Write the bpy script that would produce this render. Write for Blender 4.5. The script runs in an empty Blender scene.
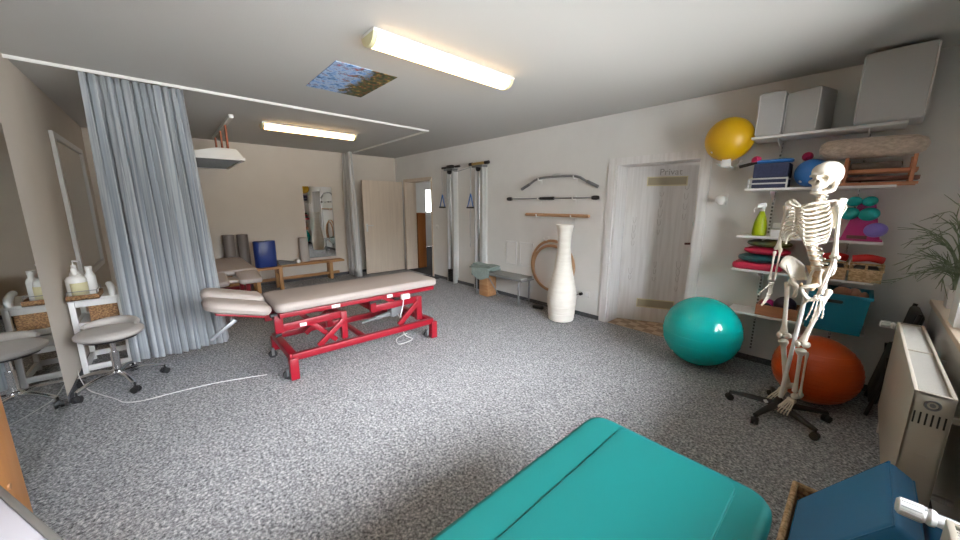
import bpy, bmesh, math, random
from mathutils import Vector, Matrix, Euler
rnd = random.Random(11)
SC = bpy.context.scene
COL = SC.collection
PI = math.pi
def V(*a): return Vector(a)
def RX(rx=0, ry=0, rz=0): return Euler((rx, ry, rz)).to_matrix().to_4x4()
def T(x, y, z): return Matrix.Translation((x, y, z))

# ------------------------------------------------------------------ materials
def mat(name, col, rough=.6, metal=0.0, col2=None, scale=(6, 6, 6), detail=3, lo=.35, hi=.65, bump=0, bscale=None, bdist=.002,
        spec=.5, trans=0, sheen=0, coat=0, tex='noise', emit=0, subs=0, alpha=1):
    m = bpy.data.materials.new(name); m.use_nodes = True
    nt = m.node_tree; N = nt.nodes; L = nt.links
    b = N['Principled BSDF']
    b.inputs['Base Color'].default_value = (*col, 1)
    b.inputs['Roughness'].default_value = rough; b.inputs['Metallic'].default_value = metal
    b.inputs['Specular IOR Level'].default_value = spec
    b.inputs['Transmission Weight'].default_value = trans
    b.inputs['Sheen Weight'].default_value = sheen
    b.inputs['Coat Weight'].default_value = coat
    b.inputs['Alpha'].default_value = alpha
    if subs: b.inputs['Subsurface Weight'].default_value = subs; b.inputs['Subsurface Radius'].default_value = (.02, .01, .008)
    if emit:
        b.inputs['Emission Color'].default_value = (*col, 1); b.inputs['Emission Strength'].default_value = emit
    tc = N.new('ShaderNodeTexCoord')
    def texnode(sc, det):
        mp = N.new('ShaderNodeMapping'); mp.inputs['Scale'].default_value = sc
        L.new(tc.outputs['Object'], mp.inputs['Vector'])
        if tex == 'wave':
            t = N.new('ShaderNodeTexWave'); t.inputs['Scale'].default_value = 1; t.inputs['Distortion'].default_value = 4
            t.inputs['Detail'].default_value = 3; t.inputs['Detail Scale'].default_value = 1.5
        elif tex == 'voronoi':
            t = N.new('ShaderNodeTexVoronoi'); t.inputs['Scale'].default_value = 1
            L.new(mp.outputs[0], t.inputs['Vector']); return t.outputs['Distance']
        elif tex == 'checker':
            t = N.new('ShaderNodeTexChecker'); t.inputs['Scale'].default_value = 1
            L.new(mp.outputs[0], t.inputs['Vector']); return t.outputs['Fac']
        else:
            t = N.new('ShaderNodeTexNoise'); t.inputs['Scale'].default_value = 1; t.inputs['Detail'].default_value = det
        L.new(mp.outputs[0], t.inputs['Vector'])
        return t.outputs['Fac']
    if col2:
        f = texnode(scale, detail)
        r = N.new('ShaderNodeValToRGB'); r.color_ramp.elements[0].position = lo; r.color_ramp.elements[1].position = hi
        r.color_ramp.elements[0].color = (*col, 1); r.color_ramp.elements[1].color = (*col2, 1)
        L.new(f, r.inputs[0]); L.new(r.outputs[0], b.inputs['Base Color'])
    if bump:
        f = texnode(bscale or scale, 2)
        bp = N.new('ShaderNodeBump'); bp.inputs['Strength'].default_value = bump; bp.inputs['Distance'].default_value = bdist
        L.new(f, bp.inputs['Height']); L.new(bp.outputs[0], b.inputs['Normal'])
    return m

def carpet_mat():
    m = mat('carpet', (.2, .2, .2), .95, spec=.1, bump=.6, bscale=(190, 190, 190), bdist=.004)
    nt = m.node_tree; N = nt.nodes; L = nt.links; b = N['Principled BSDF']
    tc = [n for n in N if n.type == 'TEX_COORD'][0]
    def noise(s, d):
        t = N.new('ShaderNodeTexNoise'); t.inputs['Scale'].default_value = s; t.inputs['Detail'].default_value = d
        t.inputs['Roughness'].default_value = .75
        L.new(tc.outputs['Object'], t.inputs['Vector']); return t.outputs['Fac']
    r = N.new('ShaderNodeValToRGB'); e = r.color_ramp.elements
    e[0].position = .34; e[0].color = (.07, .072, .078, 1); e[1].position = .66; e[1].color = (.70, .70, .71, 1)
    x = e.new(.47); x.color = (.262, .268, .285, 1); x = e.new(.55); x.color = (.38, .388, .408, 1)
    L.new(noise(68, 4), r.inputs[0])
    r2 = N.new('ShaderNodeValToRGB'); r2.color_ramp.elements[0].color = (.90, .90, .90, 1); r2.color_ramp.elements[1].color = (1.06, 1.06, 1.06, 1)
    L.new(noise(2.5, 2), r2.inputs[0])
    mx = N.new('ShaderNodeMix'); mx.data_type = 'RGBA'; mx.blend_type = 'MULTIPLY'; mx.inputs[0].default_value = 1
    L.new(r.outputs[0], mx.inputs[6]); L.new(r2.outputs[0], mx.inputs[7]); L.new(mx.outputs[2], b.inputs['Base Color'])
    return m

def poster_mat():
    m = mat('poster_print', (.3, .4, .6), .6)
    nt = m.node_tree; N = nt.nodes; L = nt.links; b = N['Principled BSDF']
    tc = [n for n in N if n.type == 'TEX_COORD'][0]
    t = N.new('ShaderNodeTexNoise'); t.inputs['Scale'].default_value = 9; t.inputs['Detail'].default_value = 6; t.inputs['Roughness'].default_value = .7
    L.new(tc.outputs['Object'], t.inputs['Vector'])
    r = N.new('ShaderNodeValToRGB'); e = r.color_ramp.elements
    e[0].position = .34; e[0].color = (.04, .08, .18, 1); e[1].position = .64; e[1].color = (.62, .10, .06, 1)
    for p, c in ((.43, (.16, .36, .74)), (.51, (.52, .68, .90)), (.57, (.20, .30, .55))):
        x = e.new(p); x.color = (*c, 1)
    L.new(t.outputs['Fac'], r.inputs[0])
    r2 = N.new('ShaderNodeValToRGB'); e = r2.color_ramp.elements
    e[0].position = .36; e[0].color = (.02, .025, .015, 1); e[1].position = .66; e[1].color = (.42, .38, .09, 1)
    x = e.new(.5); x.color = (.10, .12, .04, 1); x = e.new(.57); x.color = (.22, .05, .03, 1)
    t2 = N.new('ShaderNodeTexNoise'); t2.inputs['Scale'].default_value = 22; t2.inputs['Detail'].default_value = 5
    L.new(tc.outputs['Object'], t2.inputs['Vector']); L.new(t2.outputs['Fac'], r2.inputs[0])
    sp = N.new('ShaderNodeSeparateXYZ'); L.new(tc.outputs['Object'], sp.inputs[0])
    a = N.new('ShaderNodeMath'); a.operation = 'MULTIPLY_ADD'; a.inputs[1].default_value = .55; L.new(t.outputs['Fac'], a.inputs[0]); L.new(sp.outputs[1], a.inputs[2])
    c = N.new('ShaderNodeMapRange'); c.inputs[1].default_value = .27; c.inputs[2].default_value = .35; L.new(a.outputs[0], c.inputs[0])
    mx = N.new('ShaderNodeMix'); mx.data_type = 'RGBA'
    L.new(c.outputs[0], mx.inputs[0]); L.new(r.outputs[0], mx.inputs[6]); L.new(r2.outputs[0], mx.inputs[7]); L.new(mx.outputs[2], b.inputs['Base Color'])
    return m

def glass_mat():
    m = bpy.data.materials.new('window_glass'); m.use_nodes = True
    nt = m.node_tree; N = nt.nodes; L = nt.links; N.remove(N['Principled BSDF'])
    tr = N.new('ShaderNodeBsdfTransparent'); gl = N.new('ShaderNodeBsdfGlossy'); gl.inputs['Roughness'].default_value = .0
    fr = N.new('ShaderNodeFresnel'); mx = N.new('ShaderNodeMixShader')
    L.new(fr.outputs[0], mx.inputs[0]); L.new(tr.outputs[0], mx.inputs[1]); L.new(gl.outputs[0], mx.inputs[2])
    L.new(mx.outputs[0], N['Material Output'].inputs['Surface'])
    return m

M = {}
M['wall'] = mat('wall_paint', (.80, .795, .78), .9, col2=(.77, .765, .75), scale=(3, 3, 3), bump=.15, bscale=(160, 160, 160), spec=.2)
M['wall_warm_dim'] = mat('wall_paint_warm_dim_light', (.66, .605, .54), .9, col2=(.64, .585, .52), scale=(3, 3, 3), bump=.15, bscale=(160, 160, 160), spec=.2)  # same wall paint, with the dim warm lamplight mixed into its colour
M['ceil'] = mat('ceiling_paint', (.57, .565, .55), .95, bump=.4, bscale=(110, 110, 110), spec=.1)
M['carpet'] = carpet_mat()
M['skirt'] = mat('carpet_skirting', (.06, .065, .075), .9, col2=(.12, .125, .135), scale=(80, 80, 80))
M['white'] = mat('white_lacquer', (.80, .80, .79), .35)
M['white_matt'] = mat('white_matt', (.78, .78, .76), .6)
M['shelf'] = mat('shelf_white', (.90, .90, .91), .4)
M['shelf_metal'] = mat('shelf_metal', (.80, .80, .80), .4, metal=.1)
M['ash'] = mat('whitewashed_ash', (.83, .82, .82), .55, col2=(.75, .735, .73), scale=(28, 28, 1.6), detail=5, lo=.42, hi=.62)
M['ashline'] = mat('ash_grain_line', (.44, .41, .40), .7)
M['doorcream'] = mat('cream_door', (.72, .62, .51), .5, col2=(.66, .56, .46), scale=(30, 30, 1.5), detail=4)
M['brown'] = mat('brown_board', (.38, .14, .035), .45, col2=(.33, .115, .03), scale=(20, 20, 2))
M['greige'] = mat('greige_vinyl', (.39, .337, .31), .5, col2=(.37, .32, .295), scale=(3, 3, 3), bump=.05, bscale=(300, 300, 300))
M['red'] = mat('red_lacquer', (.25, .0015, .012), .38, coat=.2)
M['dark_red'] = mat('dark_red_lacquer', (.25, .008, .02), .4)
M['chrome'] = mat('chrome', (.75, .75, .76), .18, metal=1)
M['alu'] = mat('aluminium', (.66, .67, .67), .42, metal=.35)
M['steelgrey'] = mat('grey_steel', (.28, .29, .30), .4, metal=.6)
M['black'] = mat('black_plastic', (.012, .012, .014), .45)
M['rubber'] = mat('black_rubber', (.02, .02, .022), .7)
M['greyp'] = mat('grey_plastic', (.16, .165, .17), .5)
M['wood'] = mat('beech_wood', (.50, .27, .105), .45, col2=(.40, .20, .07), scale=(25, 25, 2), detail=4)
M['woodx'] = mat('beech_wood_x', (.46, .25, .12), .45, col2=(.37, .18, .08), scale=(2, 25, 25), detail=4)
M['woody'] = mat('pine_wood_y', (.50, .28, .12), .5, col2=(.40, .20, .075), scale=(25, 2, 25), detail=4)
M['cedar'] = mat('cedar_wood', (.50, .20, .10), .5, col2=(.40, .15, .07), scale=(2, 25, 25), detail=4)
M['darkwood'] = mat('dark_wood', (.17, .055, .03), .5, col2=(.12, .04, .02), scale=(2, 25, 25))
M['orangewood'] = mat('orange_pine', (.58, .27, .08), .4, col2=(.50, .21, .055), scale=(14, 14, 1.2), detail=4)
M['stick'] = mat('stick_wood', (.52, .31, .17), .6, col2=(.44, .25, .13), scale=(2, 30, 30))
M['vase'] = mat('cream_ceramic', (.82, .785, .72), .65, col2=(.76, .72, .65), scale=(4, 4, 30), bump=.3, bscale=(5, 5, 60), bdist=.006)
M['teal'] = mat('teal_vinyl', (.0, .175, .17), .55, bump=.06, bscale=(260, 260, 260))
M['tealball'] = mat('teal_rubber', (.0, .45, .41), .13)
M['orangeball'] = mat('orange_rubber', (.60, .08, .008), .28, col2=(.55, .07, .007), scale=(2, 2, 10))
M['yellowball'] = mat('yellow_rubber', (.62, .36, .0), .4)
M['blueball'] = mat('blue_rubber', (.03, .17, .50), .35, bump=.3, bscale=(20, 20, 20), bdist=.01)
M['tealcrate'] = mat('teal_plastic', (.0, .17, .27), .4)
M['tealsmall'] = mat('small_teal_rubber', (.0, .30, .30), .4, bump=.5, bscale=(90, 90, 90), bdist=.004, tex='voronoi')
M['purple'] = mat('purple_rubber', (.22, .15, .56), .4, bump=.5, bscale=(90, 90, 90), bdist=.004, tex='voronoi')
M['magenta'] = mat('magenta_plastic', (.50, .015, .20), .45)
M['pink'] = mat('pink_rubber', (.60, .02, .13), .5, bump=1, bscale=(120, 120, 120), bdist=.006, tex='voronoi')
M['crimson'] = mat('crimson_rubber', (.50, .018, .06), .45)
M['redfab'] = mat('red_fabric', (.55, .02, .02), .6)
M['petrol'] = mat('petrol_rubber', (.004, .075, .085), .35)
M['olive'] = mat('dark_green_rubber', (.03, .06, .035), .4, col2=(.14, .13, .03), scale=(8, 8, 8))
M['lime'] = mat('lime_plastic', (.36, .46, .0), .3, subs=.1)
M['navy'] = mat('navy_fabric', (.028, .036, .085), .75, col2=(.038, .048, .11), scale=(60, 60, 60))
M['bluemat'] = mat('blue_vinyl', (.012, .035, .20), .35)
M['bluefoam'] = mat('blue_cushion_vinyl', (.015, .15, .32), .5, bump=.06, bscale=(250, 250, 250))
M['greyfoam'] = mat('grey_foam_vinyl', (.50, .505, .51), .5)
M['greylight'] = mat('light_grey_piping', (.70, .70, .70), .5)
M['darkfoam'] = mat('dark_grey_vinyl', (.11, .11, .115), .5)
M['bolster'] = mat('bolster_grey', (.19, .165, .155), .55)
M['bolsterl'] = mat('bolster_light_grey', (.46, .43, .405), .55)
M['fleece'] = mat('beige_fleece', (.74, .62, .53), .95, col2=(.56, .45, .37), scale=(30, 60, 60), bump=1, bscale=(60, 90, 90), bdist=.01, sheen=.3)
M['blanket'] = mat('brown_blanket', (.16, .12, .10), .95, col2=(.12, .09, .075), scale=(60, 60, 60))
M['wicker'] = mat('wicker', (.42, .24, .11), .7, col2=(.16, .075, .03), scale=(70, 70, 110), lo=.4, hi=.6, bump=.9, bscale=(80, 80, 120), bdist=.008)
M['wickerlight'] = mat('light_wicker', (.66, .46, .27), .7, col2=(.42, .26, .12), scale=(60, 60, 120), lo=.4, hi=.6, bump=.9, bscale=(80, 80, 120), bdist=.006)
M['bone'] = mat('bone_plastic', (.80, .75, .66), .45, col2=(.74, .68, .57), scale=(18, 18, 18))
M['bonedark'] = mat('bone_disc_ochre', (.50, .30, .14), .6, col2=(.68, .52, .34), scale=(30, 30, 30))
M['curtain'] = mat('curtain_cloth', (.43, .46, .49), .9, col2=(.28, .315, .355), scale=(48, 48, .3), detail=2, lo=.40, hi=.60, sheen=.2, bump=.2, bscale=(250, 250, 250))
M['curtaing'] = mat('curtain_cloth_far', (.72, .72, .71), .9, col2=(.46, .47, .48), scale=(40, 40, .3), detail=3, sheen=.2)
M['blind'] = mat('blind_cloth', (.86, .86, .85), .8)
_n = M['blind'].node_tree; _t = _n.nodes.new('ShaderNodeBsdfTranslucent'); _t.inputs['Color'].default_value = (.80, .80, .79, 1); _x = _n.nodes.new('ShaderNodeMixShader'); _x.inputs[0].default_value = .10
_n.links.new(_n.nodes['Principled BSDF'].outputs[0], _x.inputs[1]); _n.links.new(_t.outputs[0], _x.inputs[2]); _n.links.new(_x.outputs[0], _n.nodes['Material Output'].inputs['Surface'])
M['mirror'] = mat('mirror_glass', (.80, .82, .81), .0, metal=1)
M['glass'] = glass_mat()
M['poster'] = poster_mat()
M['radiator'] = mat('radiator_enamel', (.42, .38, .31), .4)
M['radgrille'] = mat('radiator_grille', (.60, .58, .53), .4, metal=.2)
M['dark'] = mat('dark_void', (.02, .02, .02), .8)
M['sill'] = mat('sill_beige_stone', (.78, .64, .50), .35, col2=(.74, .60, .46), scale=(12, 12, 12))
M['leaf'] = mat('plant_green', (.12, .17, .09), .55, col2=(.30, .35, .24), scale=(20, 20, 20))
M['soil'] = mat('soil', (.03, .02, .015), .95)
M['towel'] = mat('sage_towel', (.27, .33, .31), .95, col2=(.22, .275, .26), scale=(50, 50, 50), bump=.6, bscale=(120, 120, 120))
M['benchpad'] = mat('grey_bench_top', (.21, .215, .205), .45)
M['tile'] = mat('hall_tile', (.50, .36, .24), .4, col2=(.28, .17, .10), tex='checker', scale=(9, 9, 9), lo=.45, hi=.55)
M['plate'] = mat('beige_vent_plate', (.42, .37, .26), .5)
M['plateframe'] = mat('cream_vent_frame', (.74, .68, .46), .5)
M['brass'] = mat('brass_trim', (.70, .52, .20), .35, metal=.7)
M['bronze'] = mat('dark_bronze', (.11, .035, .03), .4, metal=.3)
M['bluestrap'] = mat('blue_strap', (.03, .14, .45), .6)
M['brownleather'] = mat('brown_leather', (.20, .085, .05), .55)
M['paper'] = mat('white_paper', (.82, .82, .84), .8)
M['cream'] = mat('cream_label', (.62, .58, .36), .6)
M['blackvinyl'] = mat('black_vinyl', (.02, .02, .022), .55)
M['plumball'] = mat('plum_rubber', (.035, .02, .045), .4)
M['strap'] = mat('rust_strap', (.32, .09, .04), .7)
M['whiteboard'] = mat('pale_laminate', (.43, .42, .46), .4)
M['edgegrey'] = mat('grey_edge_band', (.115, .113, .105), .5)
M['rug'] = mat('black_doormat', (.018, .019, .024), .95, col2=(.03, .03, .036), scale=(120, 120, 120))
M['cable'] = mat('white_cable', (.70, .70, .70), .5)
M['lampwarm'] = mat('lit_diffuser', (1.0, .66, .31), .5, emit=9)
M['tanwood'] = mat('stool_top_wood', (.55, .36, .22), .45, col2=(.48, .30, .17), scale=(3, 20, 20))

# ------------------------------------------------------------------ mesh builder
class MB:
    def __init__(s): s.bm = bmesh.new()
    def _fin(s, vs, m):
        if m is not None:
            for v in vs: v.co = m @ v.co
    def box(s, c, d, rot=None, bev=0, seg=2):
        r = bmesh.ops.create_cube(s.bm, size=1); vs = r['verts']
        for v in vs: v.co = Vector((v.co.x * d[0], v.co.y * d[1], v.co.z * d[2]))
        m = T(*c) @ (RX(*rot) if isinstance(rot, tuple) else (rot if rot is not None else Matrix.Identity(4)))
        if bev > 0:
            ed = list({e for v in vs for e in v.link_edges})
            g = bmesh.ops.bevel(s.bm, geom=ed, offset=min(bev, min(d) * .49), segments=seg, affect='EDGES', profile=.5)
            vs = list({v for f in g['faces'] for v in f.verts} | {v for v in vs if v.is_valid})
        s._fin(vs, m); return s
    def bx(s, x0, x1, y0, y1, z0, z1, bev=0):
        return s.box(((x0 + x1) / 2, (y0 + y1) / 2, (z0 + z1) / 2), (x1 - x0, y1 - y0, z1 - z0), None, bev)
    def loft(s, rings, cap=True, closed=False):
        R = [[s.bm.verts.new(p) for p in r] for r in rings]
        n = len(R[0]); k = len(R)
        for i in range(k if closed else k - 1):
            a, b = R[i], R[(i + 1) % k]
            for j in range(n):
                s.bm.faces.new((a[j], a[(j + 1) % n], b[(j + 1) % n], b[j]))
        if cap and not closed:
            s.bm.faces.new(list(reversed(R[0]))); s.bm.faces.new(R[-1])
        return s
    def tube(s, pts, r, seg=8, closed=False, flat=1.0, cap=True):
        P = [Vector(p) for p in pts]; n = len(P)
        rr = r if isinstance(r, (list, tuple)) else [r] * n
        up = None; rings = []
        for i in range(n):
            if closed: t = P[(i + 1) % n] - P[i - 1]
            else: t = P[min(i + 1, n - 1)] - P[max(i - 1, 0)]
            t = t.normalized() if t.length > 1e-9 else Vector((0, 0, 1))
            if up is None:
                up = Vector((0, 0, 1)) if abs(t.z) < .9 else Vector((1, 0, 0))
            u = (up - t * up.dot(t))
            if u.length < 1e-6: u = t.orthogonal()
            u.normalize(); w = t.cross(u); up = u
            rings.append([P[i] + (u * math.cos(a) + w * math.sin(a) * flat) * rr[i] for a in [2 * PI * k / seg for k in range(seg)]])
        s.loft(rings, cap, closed); return s
    def cyl(s, a, b, r, seg=16, r2=None):
        return s.tube([a, b], [r, r if r2 is None else r2], seg)
    def lathe(s, prof, m=None, seg=28, flat=1.0):
        rings = [[Vector((max(r, 1e-4) * math.cos(2 * PI * k / seg), max(r, 1e-4) * flat * math.sin(2 * PI * k / seg), z)) for k in range(seg)] for r, z in prof]
        if m is not None: rings = [[m @ p for p in r] for r in rings]
        return s.loft(rings)
    def ball(s, c, r, m=None, u=24, v=16):
        if not isinstance(r, (tuple, list)): r = (r, r, r)
        g = bmesh.ops.create_uvsphere(s.bm, u_segments=u, v_segments=v, radius=1)
        mm = T(*c) @ (m if m is not None else Matrix.Identity(4)) @ Matrix.Diagonal((*r, 1))
        s._fin(g['verts'], mm); return s
    def prism(s, poly, h, m):
        a = [m @ Vector((x, y, 0)) for x, y in poly]; b = [m @ Vector((x, y, h)) for x, y in poly]
        return s.loft([a, b])
    def rslab(s, x0, x1, y0, y1, z0, z1, rc, re, m=None, n=6, rcs=None):
        rings = []
        for ins, z in ((re, z0), (.3 * re, z0 + .3 * re), (0, z0 + re), (0, z1 - re), (.12 * re, z1 - .55 * re), (.45 * re, z1 - .15 * re), (re, z1)):
            ring = []
            for q, (cx, cy, sx, sy) in enumerate(((x1, y1, 1, 1), (x0, y1, -1, 1), (x0, y0, -1, -1), (x1, y0, 1, -1))):
                R = max((rcs[q] if rcs else rc) - ins, .002)
                ox, oy = cx - sx * (ins + R), cy - sy * (ins + R)
                for k in range(n + 1):
                    a = q * PI / 2 + k * PI / 2 / n
                    p = Vector((ox + R * math.cos(a), oy + R * math.sin(a), z))
                    ring.append(m @ p if m is not None else p)
            rings.append(ring)
        return s.loft(rings)
    def build(s, name, m, parent=None, ang=.7, origin=None):
        bm = s.bm
        bmesh.ops.recalc_face_normals(bm, faces=bm.faces[:])
        if parent is not None:
            off = Vector((0, 0, 0)); p = parent
            while p is not None: off += p.location; p = p.parent
            loc = Vector((0, 0, 0))
        else:
            xs = [v.co.x for v in bm.verts]; ys = [v.co.y for v in bm.verts]; zs = [v.co.z for v in bm.verts]
            off = Vector(origin) if origin else Vector(((min(xs) + max(xs)) / 2, (min(ys) + max(ys)) / 2, min(zs)))
            loc = off
        for v in bm.verts: v.co -= off
        me = bpy.data.meshes.new(name); bm.to_mesh(me); bm.free()
        me.polygons.foreach_set('use_smooth', [True] * len(me.polygons))
        me.set_sharp_from_angle(angle=ang)
        me.materials.append(M[m] if isinstance(m, str) else m)
        o = bpy.data.objects.new(name, me); COL.objects.link(o); o.location = loc; o.parent = parent
        return o

def tag(o, label, cat, group=None):
    o['label'] = label; o['category'] = cat
    if group: o['group'] = group
    return o
def thing(name, label, cat, loc=(0, 0, 0), group=None):
    o = bpy.data.objects.new(name, None); COL.objects.link(o); o.location = loc; o.empty_display_size = .1
    return tag(o, label, cat, group)
def struct(o): o['kind'] = 'structure'; return o
def copy_tree(o, parent=None, loc=None, rz=None, label=None):
    c = o.copy(); COL.objects.link(c)
    if parent is not None: c.parent = parent
    for ch in list(o.children): copy_tree(ch, c)
    if loc is not None: c.location = loc
    if rz is not None: c.rotation_euler = (0, 0, rz)
    if label: c['label'] = label
    return c
def bake(o):
    bpy.context.view_layer.update()
    dg = bpy.context.evaluated_depsgraph_get()
    me = bpy.data.meshes.new_from_object(o.evaluated_get(dg)); o.modifiers.clear(); old = o.data; o.data = me
    me.name = old.name; return o
def cat(pts, n=6, closed=False):
    P = [Vector(p) for p in pts]; out = []; k = len(P)
    for i in range(k if closed else k - 1):
        p0 = P[i - 1] if (closed or i > 0) else P[0]; p1 = P[i]; p2 = P[(i + 1) % k]
        p3 = P[(i + 2) % k] if (closed or i + 2 < k) else P[-1]
        for j in range(n):
            t = j / n
            out.append(.5 * ((2 * p1) + (p2 - p0) * t + (2 * p0 - 5 * p1 + 4 * p2 - p3) * t * t + (3 * p1 - p0 - 3 * p2 + p3) * t ** 3))
    if not closed: out.append(P[-1])
    return out
def solidify(o, t, off=0):
    md = o.modifiers.new('s', 'SOLIDIFY'); md.thickness = t; md.offset = off; return bake(o)

# ------------------------------------------------------------------ the room
XB, XC, YL, YA, ZC = -7.5, .41, -.73, 4.10, 2.56
YB = 4.38                                    # far side of the back wall
struct(MB().bx(XB - .2, .62, YL - .2, YA, -.1, 0).build('floor', 'carpet'))
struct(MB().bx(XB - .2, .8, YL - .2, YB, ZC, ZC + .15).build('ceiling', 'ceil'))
w = MB()
for x0, x1, z0, z1 in ((XB - .2, -7.11, 0, ZC), (-7.11, -6.03, 2.03, ZC), (-6.03, -2.10, 0, ZC), (-2.10, -1.19, 1.985, ZC), (-1.19, .8, 0, ZC)):
    w.bx(x0, x1, YA, YB, z0, z1)
struct(w.build('wall_back', 'wall'))
struct(MB().bx(XB - .2, XB, YL - .2, YA, 0, ZC).build('wall_far', 'wall_warm_dim'))
struct(MB().bx(XB, .8, YL - .2, YL, 0, ZC).build('wall_left', 'wall_warm_dim'))
w = MB()
w.bx(XC, .62, YL, YA, 0, .79); w.bx(XC, .62, YL, YA, 2.28, ZC); w.bx(XC, .62, YL, -.60, .79, 2.28); w.bx(XC, .62, 3.22, 3.40, .79, 2.28)
struct(w.build('wall_right', 'wall'))
struct(MB().bx(.395, .64, -.60, 4.098, .79, .825, .006).build('trim_1', 'sill'))
def skirt(name, x0, x1, y0, y1): struct(MB().bx(x0, x1, y0, y1, 0, .055).build(name, 'skirt'))
skirt('baseboard_back', -5.98, -2.2, YA - .012, YA - .001); skirt('baseboard_right', XC - .012, XC - .001, YL, YA)
skirt('baseboard_far', XB + .001, XB + .012, YL, YA); skirt('baseboard_left', XB + .012, -3.9, YL + .001, YL + .012)
skirt('baseboard_shelf', -1.1, XC - .012, YA - .012, YA - .001)
# windows: casements in the right-hand wall
def window(name, ys, z0=.825, z1=2.28):
    f = MB()
    f.bx(.54, .60, ys[0], ys[-1], z0, z0 + .06); f.bx(.54, .60, ys[0], ys[-1], z1 - .06, z1)
    for k, y in enumerate(ys):
        a, b = (y, y + .06) if k == 0 else ((y - .06, y) if k == len(ys) - 1 else (y - .05, y + .05))
        f.bx(.54, .60, a, b, z0 + .06, z1 - .06)
    o = struct(f.build(name, 'white'))
    for k in range(len(ys) - 1):
        MB().bx(.566, .572, ys[k] + .03, ys[k + 1] - .03, z0 + .05, z1 - .05).build('pane', 'glass', o)
        h = MB(); h.cyl((.53, ys[k] + .045, 1.5), (.54, ys[k] + .045, 1.5), .012); h.box((.522, ys[k] + .045, 1.46), (.014, .018, .11), None, .004); h.build('window_handle', 'alu', o)
window('window_1', [-.60, .67, 1.94, 3.22]); window('window_2', [3.40, 4.09])
bl = struct(MB().bx(.515, .518, 3.42, 4.07, .90, 2.22).build('window_blind', 'blind'))
b2 = MB(); b2.cyl((.52, 3.41, 2.235), (.52, 4.08, 2.235), .022); b2.build('blind_roller', 'white', bl)
MB().bx(.511, .525, 3.42, 4.07, .88, .905, .004).build('blind_bar', 'white', bl)
struct(MB().bx(.462, .54, 4.085, 4.098, .826, 2.28).build('trim_2', 'white'))

# hall beyond the far door, lobby beyond the door marked Privat
struct(MB().bx(-10.6, -4.6, YB, 7.6, -.1, -.001).build('floor_hall', 'rug'))
struct(MB().bx(-7.11, -6.03, YA, YB, -.1, -.001).build('floor_threshold', 'rug'))
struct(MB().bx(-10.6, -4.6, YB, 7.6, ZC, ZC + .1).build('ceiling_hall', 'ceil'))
w = MB(); w.bx(-10.7, -10.6, YB, 6.95, 0, ZC); w.bx(-10.7, -10.6, 7.35, 7.6, 0, ZC); w.bx(-10.7, -10.6, 6.95, 7.35, 0, 1.25); w.bx(-10.7, -10.6, 6.95, 7.35, 2.02, ZC); w.bx(-4.6, -4.5, YB, 7.6, 0, ZC)
w.bx(-10.6, -4.6, 7.5, 7.6, 0, ZC); w.bx(-10.7, XB - .2, YB - .1, YB, 0, ZC)
struct(w.build('wall_hall', 'wall'))
struct(MB().bx(-7.09, -6.05, YA, YB, 2.0, 2.03).build('trim_3', 'doorcream'))
struct(MB().bx(-3.2, .2, YB, 6.3, -.1, -.001).build('floor_lobby', 'tile'))
struct(MB().bx(-2.10, -1.19, YA, YB, -.1, 0).build('floor_doorstep', 'tile'))
w = MB(); w.bx(-3.3, -3.2, YB, 6.3, 0, ZC); w.bx(.2, .3, YB, 6.3, 0, ZC); w.bx(-3.2, .2, 6.2, 6.3, 0, ZC)
struct(w.build('wall_lobby', 'wall')); struct(MB().bx(-3.3, .3, YB, 6.3, ZC, ZC + .1).build('ceiling_lobby', 'ceil'))

# door 1: cream leaf standing open against the far wall
fr = MB(); fr.bx(-7.13, -7.09, YA - .012, YB, 0, 2.05); fr.bx(-6.05, -6.01, YA - .012, YB, 0, 2.05); fr.bx(-7.13, -6.01, YA - .012, YA + .0, 2.03, 2.06)
struct(fr.build('door_frame', 'doorcream'))
d1 = MB(); d1.bx(-7.19, -7.15, 3.12, 4.06, .008, 2.008, .003)
d1 = struct(d1.build('door_1', 'doorcream'))
h = MB(); h.bx(-7.15, -7.145, 3.16, 3.20, .93, 1.10, .002); h.cyl((-7.146, 3.18, 1.06), (-7.10, 3.18, 1.06), .009); h.tube(cat([(-7.10, 3.18, 1.06), (-7.095, 3.22, 1.06), (-7.097, 3.30, 1.058)], 4), .009)
h.build('door_handle', 'alu', d1)
for z in (.3, 1.75):
    MB().cyl((-7.145, 4.065, z - .04), (-7.145, 4.065, z + .04), .009).build('hinge', 'alu', d1)
tag(MB().bx(-7.40, -7.075, 4.40, 4.62, 0, 1.31, .004).build('brown_cabinet', 'brown'), 'orange-brown wooden cabinet side standing in the far doorway', 'cabinet')
tag(MB().bx(-6.25, -5.75, 3.72, 4.06, .001, .012, .004).build('doormat', 'rug'), 'black doormat on the carpet by the far doorway', 'mat')

# door 2: whitewashed ash door, ajar away from the room
fr = MB()
fr.bx(-2.19, -2.10, YA - .018, YA, 0, 2.05); fr.bx(-1.19, -1.105, YA - .018, YA, 0, 2.05); fr.bx(-2.10, -1.19, YA - .018, YA, 1.965, 2.05)
fr.bx(-2.10, -2.075, YA, YB, 0, 1.985); fr.bx(-1.215, -1.19, YA, YB, 0, 1.985); fr.bx(-2.075, -1.215, YA, YB, 1.965, 1.984)
struct(fr.build('door_frame', 'ash'))
d2o = MB().bx(0, .885, 0, .04, .008, 1.965, .002).build('door_2', 'ash', origin=(0, 0, 0)); struct(d2o)
for z0, z1 in ((1.742, 1.828), (.205, .295)):
    f = MB(); f.bx(.225, .66, -.004, -.0003, z0 - .012, z1 + .012, .002); po = f.build('vent_frame', 'plateframe', d2o)
    f = MB(); f.bx(.237, .648, -.006, -.0042, z0, z1)
    for k in range(7): f.box((.4425, -.007, z0 + .006 + k * (z1 - z0 - .012) / 6), (.40, .003, .003))
    f.build('vent_plate', 'plate', po)
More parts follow.
